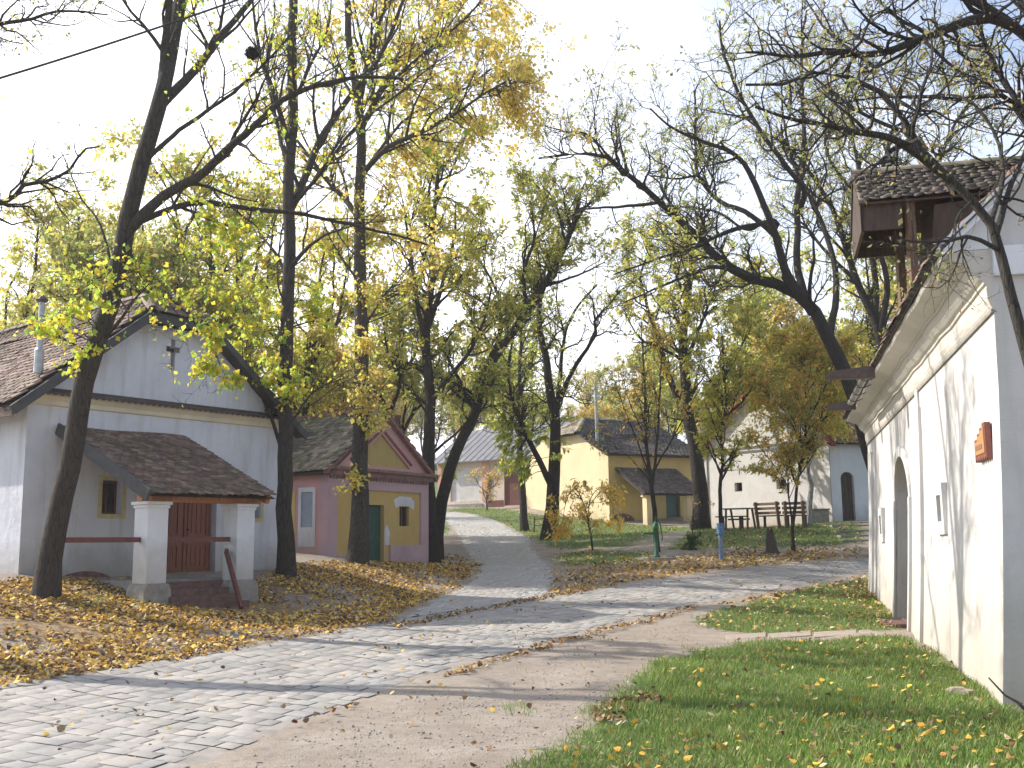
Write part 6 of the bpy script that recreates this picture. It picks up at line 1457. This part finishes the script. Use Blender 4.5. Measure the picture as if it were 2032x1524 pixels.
litter(g_far, 3, .1, (1, 2, 2, 1, 3, 2, 0, 1), .5); litter(road_poly, 2.2, .05, (3, 3, 1, .6, 2, 2, 2, .6), .3, zoff=.03)
litter(g_isl, 25, .09, (1, 2, 2, 1, 4, 2, 0, 1), .5); litter(l_d1, 500, .06, (4, 4, .3, .2, 1, 2, 3, .4), .08); litter(l_d2, 500, .06, (4, 4, .3, .2, 1, 2, 3, .4), .08)
litter(GP((420, 1524), (700, 1405), (1060, 1292), (1300, 1250), (1340, 1300), (1200, 1400), (1050, 1524)), 3.5, .05, (3, 3, .6, .4, 2, 3, 2, .5), .3)
litter(road_poly, 1.6, .055, (3, 3, 1, .6, 2, 2, 2, .6), .3, zoff=.04)
litter(GP((960, 1620), (1060, 1500), (1400, 1470), (2032, 1440), (2300, 1520), (2300, 1700)), 26, .058, (3, 3, 3, 1.6, 2, 2, .8, 5), .3, zoff=.035)
# drifts along the paving edge and the joint of the two roads
def drift(pix, width, dens):
    q = GP(*pix); a = resample(q, 40); t = nrm(np.gradient(a, axis=0)); s = np.stack([-t[:, 1], t[:, 0], t[:, 2] * 0], 1); litter(np.vstack([a + s * width, (a - s * width)[::-1]]), dens, .055, (4, 4, .6, .3, 2, 3, 3, .5), width * .6, zoff=.03)
drift([(780, 1248), (870, 1228), (980, 1208), (1100, 1183), (1180, 1172)], .16, 260); drift([(880, 1345), (960, 1322), (1050, 1296), (1130, 1272), (1220, 1250), (1380, 1206)], .12, 260); drift([(330, 1314), (480, 1285), (640, 1258), (790, 1232)], .14, 200); drift([(570, 1450), (660, 1420), (720, 1398)], .05, 220)
V = np.vstack(LVv); _b = np.arange(len(V) // 6)[:, None] * 6; tag(mesh_np('fallen_leaves', V, np.concatenate([_b + np.array([[0, 1, 2, 3]]), _b + np.array([[3, 4, 5, 0]])]), M['leaf_dry'], cols=np.concatenate([np.vstack(LC)] * 2)), 'yellow and brown fallen leaves drifted over the bank and verges', 'leaves', kind='stuff')
print('fallen leaves', len(V) // 4)
# pebbles on the dirt
def pebbles():
    poly = GP((380, 1540), (700, 1412), (1060, 1295), (1350, 1225), (1400, 1285), (1250, 1340), (1170, 1420), (1030, 1524), (980, 1600), (400, 1600)); x, y = scatter(poly, 90, rg, .2, lambda y: np.clip((9 / y) ** 1.5, 0, 1)); n = len(x); z = gz(x, y) + (fracn(x, y, 1.3, 1) - .5) * .05
    oc = np.array([(1, 0, 0), (0, 1, 0), (-1, 0, 0), (0, -1, 0), (0, 0, 1), (0, 0, -1)], float); T = np.array([(0, 1, 4), (1, 2, 4), (2, 3, 4), (3, 0, 4), (1, 0, 5), (2, 1, 5), (3, 2, 5), (0, 3, 5)])
    s = rg.uniform(.004, .014, (n, 1, 1)) * rg.uniform(.6, 1.4, (n, 1, 3)); an = rg.uniform(0, 6.28, n); c_, s_ = np.cos(an), np.sin(an); v = oc[None] * s; v = v + rg.normal(0, .0015, v.shape); vx = v[..., 0] * c_[:, None] - v[..., 1] * s_[:, None]; vy = v[..., 0] * s_[:, None] + v[..., 1] * c_[:, None]; v = np.stack([vx, vy, v[..., 2] * .7], -1) + np.stack([x, y, z + .003], 1)[:, None]
    col = rg.uniform(.2, .55, (n, 1)) * np.array([1, .95, .88]); o = mesh_np('gravel', v.reshape(-1, 3), (np.arange(n)[:, None, None] * 6 + T[None]).reshape(-1, 3), M['leaf_dry'], cols=np.repeat(col, 8, axis=0)); tag(o, 'loose small stones on the dirt verge', 'gravel', kind='stuff'); print('pebbles', n)
pebbles()
print('tris approx', sum(len(o.data.polygons) for o in bpy.data.objects if o.type == 'MESH'))

# ---------------------------------------------------------------- the hazy autumn air
def haze():
    mb = MB(); x, y0, y1, z0, z1 = 300, -90, 460, -12, 60
    mb.hexa([A(-x, y0, z0), A(x, y0, z0), A(x, y1, z0), A(-x, y1, z0), A(-x, y0, z1), A(x, y0, z1), A(x, y1, z1), A(-x, y1, z1)])
    m = bpy.data.materials.new('haze'); m.use_nodes = True; t = m.node_tree; t.nodes.clear(); o = t.nodes.new('ShaderNodeOutputMaterial'); v = t.nodes.new('ShaderNodeVolumePrincipled')
    v.inputs['Color'].default_value = (.93, .94, .97, 1); v.inputs['Density'].default_value = HAZE; v.inputs['Anisotropy'].default_value = .35; t.links.new(v.outputs[0], o.inputs['Volume'])
    tag(mb.build('haze', m), kind='stuff')
HAZE = .0009
haze()
